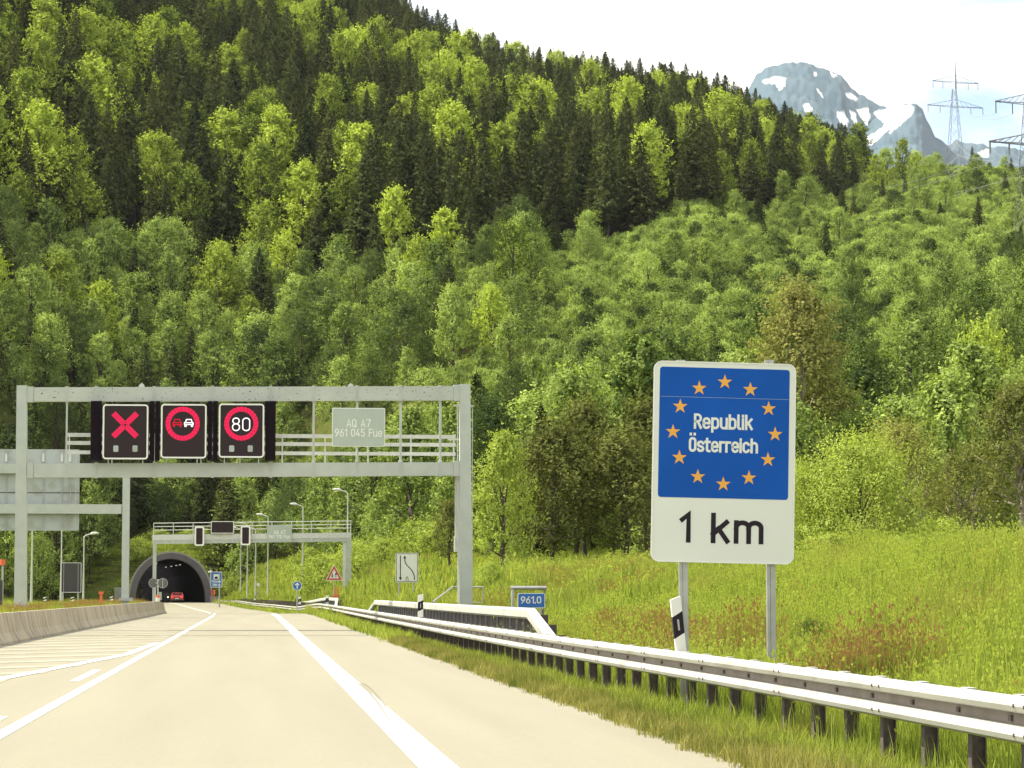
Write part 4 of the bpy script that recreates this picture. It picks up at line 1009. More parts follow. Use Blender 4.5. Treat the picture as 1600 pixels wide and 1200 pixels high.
# ------------------------------------------------------------------ pylons and cables
M['pyl'] = mat('pylon_steel', (.20, .20, .19), .6, .3, .1)
def lattice(b, x, Y, z0, z1, w0, w1, n, r, d=True):
    """four legs tapering from half-width w0 to w1 with zigzag bracing"""
    def c(t, i): w = w0 + (w1 - w0) * t; s_ = ((-1, -1), (1, -1), (1, 1), (-1, 1))[i % 4]; return Vector((x + s_[0] * w, Y + s_[1] * w, z0 + (z1 - z0) * t))
    for i in range(4):
        b.tube([c(0, i), c(1, i)], r * 1.5, 4)
        t = 0
        ts_ = [1 - (1 - k / n) ** 1.0 for k in range(n + 1)]
        for k in range(n):
            b.tube([c(ts_[k], i), c(ts_[k + 1], i + 1)], r, 3, False); b.tube([c(ts_[k], i + 1), c(ts_[k + 1], i)], r, 3, False)
def crossarm(name, parent, x, Y, z, half, w, r, yaw, m='pyl'):
    b = MB().mat(M[m]); cd, sd = math.cos(yaw), math.sin(yaw)
    T = lambda u, v, zz: (x + u * cd - v * sd, Y + u * sd + v * cd, z + zz)
    for s_ in (-1, 1):
        for v in (-w, w): b.tube([T(0, v, 0), T(s_ * half, 0, .15)], r, 4)
        b.tube([T(0, 0, w * 2.0), T(s_ * half, 0, .2)], r, 4)
        n = 6
        for k in range(n):
            a0 = k / n; a1 = (k + 1) / n
            b.tube([T(s_ * half * a0, w * (1 - a0), 0), T(s_ * half * a1, -w * (1 - a1), .05)], r * .7, 3, False)
            b.tube([T(s_ * half * a0, 0, w * 2 * (1 - a0)), T(s_ * half * a1, w * (1 - a1), .05)], r * .7, 3, False)
    b.build(name, parent)
    ins = MB().mat(M['pyl'])
    for s_ in (-1, 1):
        for f_ in (.98, .55): ins.tube([T(s_ * half * f_, 0, 0), T(s_ * half * f_, 0, -2.2)], r * 1.6, 5)
    ins.build('insulator', parent)
    return [T(s_ * half * f_, 0, -2.2) for s_ in (-1, 1) for f_ in (.98, .55)]
YP1, YP2 = 850.0, 520.0
k1 = YP1 / F; base1 = P(1493, 300, YP1)
p1 = thing('power_pylon', (base1.x, YP1, base1.z), 'complete lattice power pylon standing on the skyline at right', 'pylon', 'lattice power pylons on the slope')
b = MB().mat(M['pyl']); top1 = P(1493, 96, YP1)
lattice(b, base1.x, YP1, base1.z - 8, top1.z - 9, 3.6, .55, 10, .045); b.tube([(top1.x, YP1, top1.z - 9), (top1.x, YP1, top1.z)], [.28, .10], 5); b.build('mast', p1)
w1 = []
for py, half in ((129, 8.2), (167, 10.0)):
    q = P(1493, py, YP1); w1 += crossarm('crossarm', p1, q.x, YP1, q.z, half, 1.2, .065, R(12))
k2 = YP2 / F; base2 = P(1618, 400, YP2); top2 = P(1612, 60, YP2)
p2 = thing('power_pylon', (base2.x, YP2, base2.z), 'nearer lattice pylon cut off by the right edge', 'pylon', 'lattice power pylons on the slope')
b = MB().mat(M['pyl']); lattice(b, base2.x, YP2, base2.z - 6, top2.z, 4.0, .6, 12, .05); b.build('mast', p2)
w2 = []
for py, half, rr_ in ((163, 8.5, .08), (226, 9.8, .12)):
    q = P(1615, py, YP2); w2 += crossarm('crossarm', p2, q.x, YP2, q.z, half, 1.2, rr_, R(12))
def cable(a, c, sag, label, r=.032):
    a = Vector(a); c = Vector(c); pts = []
    for k in range(25):
        t = k / 24; p = a.lerp(c, t); p.z -= sag * 4 * t * (1 - t); pts.append(p)
    b = MB().mat(M['zinc']); b.tube(pts, r * .8, 4, False); o = b.build('power_cable'); tag(o, label, 'cable', 'power cables between the pylons')
for i, (a, c) in enumerate(zip(w2, w1)): cable(a, c, 4 + i * .5, ['outermost lower', 'inner lower', 'far lower', 'far inner', 'outermost upper', 'inner upper', 'right upper', 'right inner'][i] + ' cable sagging between the two pylons')
for i, (px, py) in enumerate(((1338, 296), (1334, 308))):
    a = Vector(w2[4 + i]); e = P(px, py, 945); cable(a, e, 2, ['lower', 'upper'][i] + ' left cable running from the cut off pylon across the bushes', .035)
for i, (px, py) in enumerate(((1392, 312), (1400, 322))):
    a = Vector(w2[6 + i]); e = P(px, py, 900); cable(a, e, 2, ['upper', 'lower'][i] + ' right cable running from the cut off pylon low over the bushes', .035)

# ------------------------------------------------------------------ distant mountain with snow
SIL = [(1020, 330), (1100, 240), (1150, 168), (1175, 140), (1187, 118), (1207, 104), (1235, 98), (1268, 98), (1285, 104), (1305, 111), (1322, 118), (1336, 134), (1350, 146), (1372, 158), (1385, 166), (1397, 168)]
SIL2 = [(1330, 262), (1350, 215), (1370, 190), (1390, 172), (1410, 168), (1428, 161), (1440, 162), (1450, 170), (1456, 186), (1464, 202), (1470, 214), (1486, 224), (1496, 232), (1520, 250), (1540, 270)]
SIL3 = [(1440, 262), (1480, 228), (1494, 226), (1502, 218), (1516, 222), (1540, 224), (1556, 230), (1580, 228), (1610, 236), (1680, 250), (1760, 300)]
SNOW = [[(1190, 126), (1212, 119), (1228, 122), (1226, 134), (1218, 142), (1212, 130), (1196, 131)], [(1298, 111), (1306, 117), (1303, 121), (1298, 118)], [(1272, 113), (1277, 113), (1276, 120), (1272, 119)],
        [(1320, 146), (1330, 145), (1341, 153), (1336, 157), (1325, 153)], [(1255, 165), (1262, 160), (1270, 172), (1266, 178), (1258, 174)],
        [(1305, 176), (1318, 174), (1326, 190), (1322, 200), (1312, 188)], [(1325, 172), (1336, 176), (1342, 196), (1336, 194)], [(1338, 172), (1356, 168), (1360, 180), (1354, 196), (1347, 186)],
        [(1364, 176), (1390, 168), (1422, 163), (1428, 168), (1414, 180), (1398, 195), (1382, 208), (1364, 226), (1352, 226), (1352, 214), (1370, 206), (1384, 194), (1372, 184)],
        [(1418, 176), (1427, 172), (1424, 180), (1400, 200), (1385, 212), (1400, 194)], [(1276, 138), (1282, 144), (1286, 152), (1280, 147)], [(1528, 238), (1548, 232), (1544, 246), (1534, 246)]]
def inpoly(x, y, p):
    c = False; j = len(p) - 1
    for i in range(len(p)):
        if (p[i][1] > y) != (p[j][1] > y) and x < (p[j][0] - p[i][0]) * (y - p[i][1]) / (p[j][1] - p[i][1]) + p[i][0]: c = not c
        j = i
    return c
def mount_mat():
    m, nt, n, L = new_mat('haze_tinted_rock_and_snow')
    at = n('ShaderNodeAttribute'); at.attribute_name = 'snow'; g = n('ShaderNodeNewGeometry')
    nz = n('ShaderNodeTexNoise'); nz.inputs['Scale'].default_value = .006; nz.inputs['Detail'].default_value = 9; L(g.outputs['Position'], nz.inputs['Vector'])
    cr = ramp(n, [(.35, (.06, .105, .135)), (.65, (.10, .15, .18))]); L(nz.outputs['Fac'], cr.inputs[0])  # blue of the rock partly imitates distance haze, put into the colour
    mx = n('ShaderNodeMix'); mx.data_type = 'RGBA'; L(at.outputs['Fac'], mx.inputs['Factor']); L(cr.outputs[0], mx.inputs[6]); mx.inputs[7].default_value = (.78, .80, .80, 1)
    d = n('ShaderNodeBsdfDiffuse'); L(mx.outputs[2], d.inputs[0]); o = n('ShaderNodeOutputMaterial'); L(d.outputs[0], o.inputs[0]); return m
M['mount'] = mount_mat()
def mountain(sil, YM, depth, seed):
    vs, fs, sn = [], [], []; us = list(np.arange(sil[0][0], sil[-1][0], 2.0)); nr = 110; nu = len(us)
    for j in range(nr + 1):
        t = .42 * j / (nr - 4) if j < nr - 4 else .42 + .58 * (j - nr + 4) / 4     # 0 at the crest, 1 at the foot nearer to us
        Y = YM - depth * t
        for u in us:
            zc = P(u, interp(u, sil), YM).z; x = colx(u, YM) * Y / YM
            q = Vector((x * .0035 + Y * .002, Y * .003, seed)); f = 0; a = 1
            for _ in range(6): f += a * noise.noise(q); q *= 2.1; a *= .5
            z = zc * (1 - t * .86) + f * 48 * min(1, t * 4) + 5 * noise.noise(Vector((u * .12, t * 40, seed)))
            vs.append((x, Y, z))
            px, py = proj(x, Y, z)
            jx = 1.6 * noise.noise(Vector((px * .25, py * .25, 1))); jy = 1.6 * noise.noise(Vector((px * .25, py * .25, 9)))
            sn.append(1.0 if any(inpoly(px + jx, py + jy, p) for p in SNOW) else 0.0)
    for j in range(nr):
        for i in range(nu - 1): a = j * nu + i; fs.append((a, a + 1, a + 1 + nu, a + nu))
    k = len(vs)                                              # far side
    for i, u in enumerate(us): x, y, z = vs[i]; vs.append((x * 1.15, y + depth * .6, z - 700)); sn.append(0)
    for i in range(nu - 1): fs.append((i, k + i, k + i + 1, i + 1))
    me = bpy.data.meshes.new('mountain'); me.from_pydata(vs, [], fs); me.materials.append(M['mount'])
    at = me.attributes.new('snow', 'FLOAT', 'POINT'); at.data.foreach_set('value', sn)
    me.polygons.foreach_set('use_smooth', [True] * len(fs)); me.update()
    o = bpy.data.objects.new('mountain', me); C.objects.link(o); o['kind'] = 'structure'
mountain(SIL, 6600, 2600, 1.3); mountain(SIL2, 6000, 2300, 4.1); mountain(SIL3, 7400, 2200, 7.7)

# ================================================================== vegetation
def unit(v): return v / np.maximum(np.linalg.norm(v, axis=1, keepdims=True), 1e-9)
def leaf_mesh(name, Cn, D, Ln, Wd, tint, m, N=None, shape='quad'):
    """Many small leaf faces: centres Cn, axes D, length Ln, width Wd, with a per-face tint attribute"""
    n = len(Cn); D = unit(D)
    if N is None: S = unit(np.cross(D, RNG.normal(size=(n, 3))))
    else:
        N = unit(N); D = unit(D - N * np.sum(D * N, axis=1, keepdims=True) * .8); S = unit(np.cross(N, D))
    a = Cn - D * (Ln / 2)[:, None]; b = Cn + S * (Wd / 2)[:, None] - D * (Ln * .08)[:, None]; c = Cn + D * (Ln / 2)[:, None]; d = Cn - S * (Wd / 2)[:, None] - D * (Ln * .08)[:, None]
    if shape == 'tri':
        V = np.stack([b, c, d], 1).reshape(-1, 3); k = 3
    else:
        V = np.stack([a, b, c, d], 1).reshape(-1, 3); k = 4
    me = bpy.data.meshes.new(name)
    me.vertices.add(len(V)); me.vertices.foreach_set('co', V.astype(np.float32).ravel())
    me.loops.add(n * k); me.loops.foreach_set('vertex_index', np.arange(n * k, dtype=np.int32))
    me.polygons.add(n); me.polygons.foreach_set('loop_start', np.arange(0, n * k, k, dtype=np.int32)); me.polygons.foreach_set('loop_total', np.full(n, k, dtype=np.int32))
    me.update(calc_edges=True)
    at = me.attributes.new('tint', 'FLOAT', 'FACE'); at.data.foreach_set('value', np.clip(tint, 0, 1).astype(np.float32))
    me.materials.append(m)
    return me
def mesh_of(mb, name):
    me = bpy.data.meshes.new(name); me.from_pydata(mb.v, [], mb.f)
    for m in mb.mats: me.materials.append(m)
    me.polygons.foreach_set('use_smooth', [True] * len(mb.f)); me.update(); return me

def crown_broad(name, H, W, base, n_cl, n_leaf, leaf, m, spiky=.5, top=.35, seed=1, limbs=9, barkm='bark', lean=0):
    """Broadleaf crown: limbs fan out and up from the trunk; leaf sprays cluster round the limb ends."""
    rg = np.random.default_rng(seed)
    Cs, Ds, Ls, Ws, Ts, Ns = [], [], [], [], [], []
    tb = MB().mat(M[barkm]); tr = .012 * H + .05
    tb.tube([(0, 0, -1.2), (0.02 * H * rg.normal(), 0.02 * H * rg.normal(), base + .1 * H), (.03 * H * rg.normal() + lean, 0, H * .72), (lean * 1.3, 0, H * .93)], [tr * 1.3, tr, tr * .5, tr * .15], 7)
    for i in range(n_cl):
        t = (i + .5) / n_cl; z = base + (H - base) * (t ** .72)
        prof = math.sin(math.pi * min(1, (.14 + .86 * ((z - base) / (H - base))) ** .8)) ** .75 if z < H * .98 else .1
        prof = max(prof, .12)
        a = i * 2.39996 + rg.normal() * .35; rad = W / 2 * prof * rg.uniform(.45, 1.05)
        cx, cy = rad * math.cos(a), rad * math.sin(a); c = np.array([cx + lean * z / H, cy, z + rg.normal() * .02 * H])
        if i % max(1, n_cl // limbs) == 0 and rad > .15 * W:
            z0 = base + (z - base) * .55; tb.tube([(lean * z0 / H, 0, z0), (cx * .5, cy * .5, z0 + (z - z0) * .65), tuple(c)], [tr * .45, tr * .28, tr * .08], 5)
        nl = max(4, int(n_leaf / n_cl * rg.uniform(.6, 1.5))); rho = W * .112 * rg.uniform(.7, 1.35)
        out = np.array([math.cos(a) * .8, math.sin(a) * .8, .75 + .6 * spiky]); out /= np.linalg.norm(out)
        nsp = max(2, int(nl / 9))                            # shoots within the spray
        for s_ in range(nsp):
            d = out + rg.normal(size=3) * .45; d /= np.linalg.norm(d)
            o = c + rg.normal(size=3) * rho * np.array([.75, .75, .45]); Lg = rho * rg.uniform(.7, 1.4) * (1 + spiky * .5); k = int(nl / nsp)
            tt = rg.uniform(0, 1, k); pos = o + np.outer(tt * Lg, d) + rg.normal(size=(k, 3)) * rho * .20 * (1.15 - tt)[:, None]
            rel = (pos - c) / rho; nn = unit(rel + np.array([0, 0, .55])) * .95 + out * .30 + rg.normal(size=(k, 3)) * .34
            Ns.append(nn); Cs.append(pos); Ds.append(d[None] * (.5 + spiky) + rg.normal(size=(k, 3)) * .8); Ls.append(leaf * rg.uniform(.7, 1.5, k)); Ws.append(leaf * rg.uniform(.45, .8, k))
            Ts.append(np.full(k, .5 + .16 * rg.normal()) + rg.normal(size=k) * .12)
    me = leaf_mesh(name, np.concatenate(Cs), np.concatenate(Ds), np.concatenate(Ls), np.concatenate(Ws), np.concatenate(Ts), m, np.concatenate(Ns))
    return me, mesh_of(tb, name + '_trunk')
def crown_spruce(name, H, W, base, tiers, leaf, m, seed=1, barkm='bark'):
    rg = np.random.default_rng(seed); Cs, Ds, Ls, Ws, Ts, Ns = [], [], [], [], [], []
    tb = MB().mat(M[barkm]); tr = .010 * H + .04
    tb.tube([(0, 0, -1.2), (0, 0, H * .5), (0.01 * H * rg.normal(), 0, H * .97)], [tr * 1.2, tr * .7, tr * .1], 7)
    for i in range(tiers):
        t = i / tiers; z = base + (H - base) * (1 - (1 - t) ** 1.12); Rr = W / 2 * (1 - t) ** .78 + .12
        if t < .12: Rr *= .55 + 3 * t
        nb = int(6 + 6 * (1 - t)); a0 = rg.uniform(0, 6.28)
        for j in range(nb):
            a = a0 + 6.283 * j / nb + rg.normal() * .16; L_ = Rr * rg.uniform(.5, 1.22); droop = .32 * L_ * (1 - t * .9)
            k = max(4, int(3 + 3.0 * L_ / leaf)); tt = np.sqrt(rg.uniform(0.04, 1, k))
            dx, dy = math.cos(a), math.sin(a); side = rg.normal(size=k) * .16 * L_ * (1.15 - tt * .8)
            zz = z - droop * tt ** 1.6 + .18 * L_ * tt ** 4 - np.abs(rg.normal(size=k)) * leaf * .35
            Cs.append(np.stack([dx * L_ * tt - dy * side, dy * L_ * tt + dx * side, zz], 1))
            Ns.append(np.stack([dx * .55 + rg.normal(size=k) * .45, dy * .55 + rg.normal(size=k) * .45, .75 + rg.normal(size=k) * .35], 1))
            Ds.append(np.stack([dx + rg.normal(size=k) * .5, dy + rg.normal(size=k) * .5, -.35 + rg.normal(size=k) * .3], 1))
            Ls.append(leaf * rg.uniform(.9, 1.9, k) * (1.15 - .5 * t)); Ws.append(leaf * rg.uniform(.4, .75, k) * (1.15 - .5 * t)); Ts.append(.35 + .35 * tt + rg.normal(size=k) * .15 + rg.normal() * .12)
    Cs.append(np.stack([np.zeros(6), np.zeros(6), H - np.arange(6) * .03 * H], 1)); Ds.append(np.tile([0, 0, 1.0], (6, 1)) + rg.normal(size=(6, 3)) * .2); Ls.append(np.full(6, .055 * H)); Ws.append(np.full(6, leaf * .35)); Ts.append(np.full(6, .5)); Ns.append(rg.normal(size=(6, 3)))
    return leaf_mesh(name, np.concatenate(Cs), np.concatenate(Ds), np.concatenate(Ls), np.concatenate(Ws), np.concatenate(Ts), m, np.concatenate(Ns)), mesh_of(tb, name + '_trunk')

# prototypes (crown mesh, trunk mesh, nominal height, nominal width)
PRO = {'spruce': [], 'beech': [], 'young': [], 'younglow': []}
for k in range(5):
    H = 25; W = [9.0, 10.4, 7.6, 9.6, 11.4][k]
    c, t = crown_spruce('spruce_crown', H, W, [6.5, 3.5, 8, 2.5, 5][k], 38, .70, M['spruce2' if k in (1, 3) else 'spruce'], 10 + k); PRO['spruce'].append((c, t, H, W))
for k in range(5):
    H = 20; W = [8.5, 10, 7.0, 9.0, 7.6][k]
    c, t = crown_broad('beech_crown', H, W, [6.5, 5, 6, 4, 7][k], [64, 80, 52, 70, 56][k], 6500, .46, M['beech'], [.7, .4, .9, .6, .8][k], seed=30 + k); PRO['beech'].append((c, t, H, W))
for k in range(6):
    H = 10; W = [6.0, 4.2, 7.0, 5.2, 3.6, 6.5][k]
    c, t = crown_broad('young_crown', H, W, [1.5, 1.2, 1.8, 1, 1.4, .8][k], [60, 50, 75, 56, 44, 64][k], 9000, .215, M['deepyoung' if k == 2 else 'young'], [.3, .6, .2, .4, .9, .2][k], seed=50 + k); PRO['young'].append((c, t, H, W))
for k in range(4):                                          # low bushy regrowth
    H = 5; W = [5.5, 4.5, 6.5, 4.0][k]
    c, t = crown_broad('bush_crown', H, W, .2, [46, 40, 54, 36][k], 4200, .22, M['deepyoung' if k == 3 else 'young'], [.2, .3, .1, .4][k], seed=70 + k, limbs=5); PRO['younglow'].append((c, t, H, W))

# ---- scatter the hillside
BOUND_T = [(-900, 330), (0, 378), (120, 385), (230, 400), (330, 436), (480, 452), (560, 432), (700, 425), (800, 402), (880, 388), (1000, 388), (1050, 352), (1150, 330), (1250, 332), (1340, 318), (1400, 262), (1480, 120), (2600, 50)]
def tunnel_clear(X, Y):
    if Y < PORT_Y + 3: return True
    dx = abs(X - PORT_X + .076 * (Y - PORT_Y)); return dx > 8.5 or Y > PORT_Y + 11
rs = random.Random(5)
TREES = []                                                  # (kind, variant, X, Y, Z, scale, rot, u)
def try_add(kind, X, Y, h, wscale=None):
    v = rs.randrange(len(PRO[kind])); sc = h / PRO[kind][v][2]
    TREES.append([kind, v, X, Y, ground(X, Y), sc, rs.uniform(0, 6.283), sc * rs.uniform(.88, 1.15)])
def scatter():
    cell = {}
    def ok(X, Y, r):
        gx, gy = int(X // 6), int(Y // 6)
        for i in (-1, 0, 1):
            for j in (-1, 0, 1):
                for (a, b_, q) in cell.get((gx + i, gy + j), ()):
                    if (a - X) ** 2 + (b_ - Y) ** 2 < (.5 * (r + q)) ** 2: return False
        cell.setdefault((gx, gy), []).append((X, Y, r)); return True
    for _ in range(60000):
        Y = math.sqrt(rs.uniform(165 ** 2, 1130 ** 2)); u = rs.uniform(-170, 1760)
        X = (u - VPX) / F * Y; s = X - shift(min(Y, 420))
        if Y < PORT_Y - 4:
            if Y < 160: continue
            if s > -30 + 12 * sstep(300, 345, Y) and s < 13 + 2 * sstep(330, 180, Y): continue
            if s < 0 and Y < 300: continue
        if not tunnel_clear(X, Y): continue
        if PORT_Y - 20 < Y < PORT_Y + 4 and abs(X - PORT_X) < 9: continue
        z = ground(X, Y); px, py = proj(X, Y, z)
        if py < -330: continue
        upper = py < interp(u, BOUND_T)
        mix = noise.noise(Vector((X * .012, Y * .012, 8)))
        if upper:
            if u > 1385: continue
            pb = .26 - .14 * sstep(350, 900, u) + mix * .40 + (.06 if py > interp(u, BOUND_T) - 90 else 0)
            if rs.random() < pb:
                if ok(X, Y, 7.4): try_add('beech', X, Y, rs.uniform(15, 25))
            elif ok(X, Y, 5.2): try_add('spruce', X, Y, rs.uniform(13, 26) * (1.0 - .1 * sstep(1100, 1350, u)))
        elif Y < 1040:
            big = 1 - sstep(620, 930, u + (py - 500) * .5)
            edge = py < interp(u, BOUND_T) + 26 and u < 1150   # trees on the left, low regrowth on the right
            if Y < 330: big = max(big, .9)
            if u > 1300 and Y < 330: big = .8
            rr = rs.random()
            if rr < (0 if (u > 1000 and Y < 420) else .012 + .07 * big) + (.25 if (190 < u < 330 and py > 700) else 0) and ok(X, Y, 3.0): try_add('spruce', X, Y, rs.uniform(6, 11 + 7 * big))
            elif py < 640 and rs.random() < .13 * big:
                if ok(X, Y, 6.5): try_add('beech', X, Y, rs.uniform(11, 17))
            elif rs.random() < .05 + .85 * big:
                if ok(X, Y, 4.8): try_add('young', X, Y, rs.uniform(6, 14) * (.8 + .25 * big) * (.5 if edge else 1))
            elif ok(X, Y, 2.5): try_add('younglow', X, Y, rs.uniform(1.8, 4.8) * (1 + .25 * (mix > .2)))
scatter()
# crest trees at the far right and a few singled out in the photograph: (kind, pixel x, pixel y of the foot, distance, height m)
for kind, u, Y, h in (('spruce', 1303, 930, 21), ('spruce', 1320, 940, 20), ('spruce', 1338, 925, 18), ('beech', 1392, 900, 16), ('beech', 1418, 905, 18), ('spruce', 1468, 980, 9), ('spruce', 1528, 990, 13),
                      ('spruce', 1120, 985, 24), ('spruce', 1138, 990, 27), ('spruce', 1152, 975, 26), ('spruce', 1168, 985, 22), ('spruce', 1186, 975, 27), ('spruce', 1204, 965, 20), ('spruce', 1232, 960, 26), ('spruce', 1252, 960, 21), ('spruce', 1274, 955, 25),
                      ('spruce', 1216, 930, 24), ('spruce', 1040, 1000, 25), ('spruce', 1012, 1005, 22), ('spruce', 948, 1010, 27), ('spruce', 932, 1005, 24), ('spruce', 882, 1015, 25), ('spruce', 842, 1020, 24), ('spruce', 776, 1025, 22), ('spruce', 712, 1030, 24),
                      ('beech', 1375, 890, 15), ('beech', 1440, 900, 13), ('spruce', 1290, 880, 24), ('beech', 1190, 800, 19), ('beech', 1095, 810, 20), ('beech', 1130, 640, 15), ('beech', 1480, 930, 8), ('beech', 1555, 960, 7),
                      ('beech', 690, 545, 13), ('spruce', 820, 520, 15), ('beech', 420, 560, 17), ('beech', 140, 590, 17)):
    X = colx(u, Y); try_add(kind, X, Y, h)
# ---- which are largest in the picture: rough front-to-back coverage
TREES.sort(key=lambda t: t[3])
cov = np.zeros((600, 800), bool); vis = []
for t in TREES:
    kind, v, X, Y, Z, sc, ro, ws = t; H = PRO[kind][v][2] * sc; Wd = PRO[kind][v][3] * ws
    px, pb = proj(X, Y, Z); _, pt = proj(X, Y, Z + H); hw = Wd / Y * F / 2
    x0, x1, y0, y1 = int(max(0, (px - hw) / 2)), int(min(800, (px + hw) / 2)), int(max(0, pt / 2)), int(min(600, (pb - .2 * (pb - pt)) / 2))
    if x1 <= x0 or y1 <= y0: vis.append(0); continue
    yy, xx = np.mgrid[y0:y1, x0:x1]
    hh = (pb - pt) / 2; cy = (pt / 2 + hh * .45)
    if kind == 'spruce': mk_ = np.abs(xx - px / 2) < (hw / 2) * np.clip((yy - pt / 2) / (hh * .8), 0, 1)
    else: mk_ = ((xx - px / 2) / (hw / 2 + .01)) ** 2 + ((yy - cy) / (hh * .45 + .01)) ** 2 < 1
    sub = cov[y0:y1, x0:x1]; vis.append(int((mk_ & ~sub).sum())); sub |= mk_
MAXK = {'spruce': 290, 'beech': 290, 'young': 290, 'younglow': 290}
chosen = {}
for kind in PRO:
    idx = [i for i, t in enumerate(TREES) if t[0] == kind and vis[i] > 12]; idx.sort(key=lambda i: -vis[i]); chosen[kind] = set(idx[:MAXK[kind]])
print('TREES', {k: (sum(1 for t in TREES if t[0] == k), len(chosen[k])) for k in PRO})
NAMES = {'spruce': ('spruce_tree', 'spruce', 'spruces on the mountainside'), 'beech': ('beech_tree', 'tree', 'bright broadleaf trees in the upper forest'),
         'young': ('young_tree', 'tree', 'young broadleaf trees on the lower slope'), 'younglow': ('green_bush', 'bush', 'low bushes on the lower slope')}
ORD = ['first', 'second', 'third', 'fourth', 'fifth', 'sixth', 'seventh', 'eighth', 'ninth', 'tenth', 'eleventh', 'twelfth']
COLS = [(60, 'over the left gantry post'), (170, 'over the gap beside the red cross'), (250, 'over the red cross sign'), (330, 'over the two-car sign'), (430, 'over the 80 sign'), (510, 'over the empty gantry bay'), (610, 'over the grey board'),
        (700, 'over the right gantry bay'), (800, 'over the right gantry post'), (900, 'over the pipe frame'), (1010, 'over the brown pines'), (1090, 'over the left stars'), (1170, 'over the topmost star'), (1260, 'over the right stars'), (1360, 'over the bright bush'), (1450, 'over the leaning bush'), (1540, 'under the far pylon'), (1700, 'by the right edge')]
ROWS = [(70, 'top row'), (140, 'second row down'), (210, 'third row down'), (280, 'fourth row down'), (350, 'fifth row down'), (420, 'sixth row down'), (490, 'seventh row down'), (560, 'eighth row down'), (640, 'ninth row down'), (720, 'tenth row down'), (1300, 'lowest row')]
AD = {'spruce': 'dark spruce', 'beech': 'bright leafy tree', 'young': 'light green tree', 'younglow': 'low bush'}
slots = {}
for kind in PRO:
    for i in chosen[kind]:
        t = TREES[i]; px, pt = proj(t[2], t[3], t[4] + PRO[kind][t[1]][2] * t[5] * .75)
        c = [n_ for lim, n_ in COLS if px < lim][0]; r = [n_ for lim, n_ in ROWS if pt < lim][0]
        slots.setdefault((kind, c, r), []).append((px, i))
for (kind, c, r), lst in slots.items():
    lst.sort(key=lambda q: -vis[q[1]])
    for _, i in lst[12:]: chosen[kind].discard(i)
    lst = sorted(lst[:12])
    for k, (px, i) in enumerate(lst):
        kd, v, X, Y, Z, sc, ro, ws = TREES[i]
        nm, cat, grp = NAMES[kind]; lab = f"{AD[kind]} {c}, {r}" + (f", {ORD[min(k, 11)]} from left" if len(lst) > 1 else '')
        e = thing(nm, (X, Y, Z), lab, cat, grp, ro); e.scale = (ws, ws, sc)
        for pn_, me in (('crown', PRO[kind][v][0]), ('trunk', PRO[kind][v][1])):
            o = bpy.data.objects.new(pn_, me); C.objects.link(o); o.parent = e
# the rest of each kind as one mass
def scatter_object(name, meshes, pts, variant, rot, scl, label, cat, jitter=None):
    """one object: geometry nodes put the given meshes on its points"""
    col = bpy.data.collections.new(name + '_sources'); 
    for k, parts in enumerate(meshes):
        mm = parts[0] if len(parts) == 1 else joined(parts)
        o = bpy.data.objects.new('%s_source_%02d' % (name, k), mm); col.objects.link(o)
    me = bpy.data.meshes.new(name); me.vertices.add(len(pts)); me.vertices.foreach_set('co', np.asarray(pts, np.float32).ravel())
    a = me.attributes.new('variant', 'INT', 'POINT'); a.data.foreach_set('value', np.asarray(variant, np.int32))
    a = me.attributes.new('turn', 'FLOAT_VECTOR', 'POINT'); a.data.foreach_set('vector', np.asarray(rot, np.float32).ravel())
    a = me.attributes.new('size', 'FLOAT_VECTOR', 'POINT'); a.data.foreach_set('vector', np.asarray(scl, np.float32).ravel())
    o = bpy.data.objects.new(name, me); C.objects.link(o); tag(o, label, cat, kind='stuff')
    ng = bpy.data.node_groups.new(name + '_nodes', 'GeometryNodeTree')
    ng.interface.new_socket('Geometry', in_out='INPUT', socket_type='NodeSocketGeometry'); ng.interface.new_socket('Geometry', in_out='OUTPUT', socket_type='NodeSocketGeometry')
    n = ng.nodes.new; L = ng.links.new
    gi, go = n('NodeGroupInput'), n('NodeGroupOutput'); ci = n('GeometryNodeCollectionInfo'); ci.inputs['Collection'].default_value = col
    ci.inputs['Separate Children'].default_value = True; ci.inputs['Reset Children'].default_value = True
    ip = n('GeometryNodeInstanceOnPoints'); ip.inputs['Pick Instance'].default_value = True
    def att(nm, ty): x = n('GeometryNodeInputNamedAttribute'); x.data_type = ty; x.inputs['Name'].default_value = nm; return x.outputs['Attribute']
    er = n('FunctionNodeEulerToRotation'); L(att('turn', 'FLOAT_VECTOR'), er.inputs[0])
    L(gi.outputs[0], ip.inputs['Points']); L(ci.outputs[0], ip.inputs['Instance']); L(att('variant', 'INT'), ip.inputs['Instance Index'])
    L(er.outputs[0], ip.inputs['Rotation']); L(att('size', 'FLOAT_VECTOR'), ip.inputs['Scale']); L(ip.outputs[0], go.inputs[0])
    md = o.modifiers.new('scatter', 'NODES'); md.node_group = ng
    return o
def joined(parts):
    me = bpy.data.meshes.new('joined'); bm = bmesh.new()
    mats = []
    for p in parts:
        off = len(mats); mats += list(p.materials); n0 = len(bm.faces); bm.from_mesh(p); bm.faces.ensure_lookup_table()
        for f in bm.faces[n0:]: f.material_index += off
    bm.to_mesh(me); bm.free()
    for m in mats: me.materials.append(m)
    return me
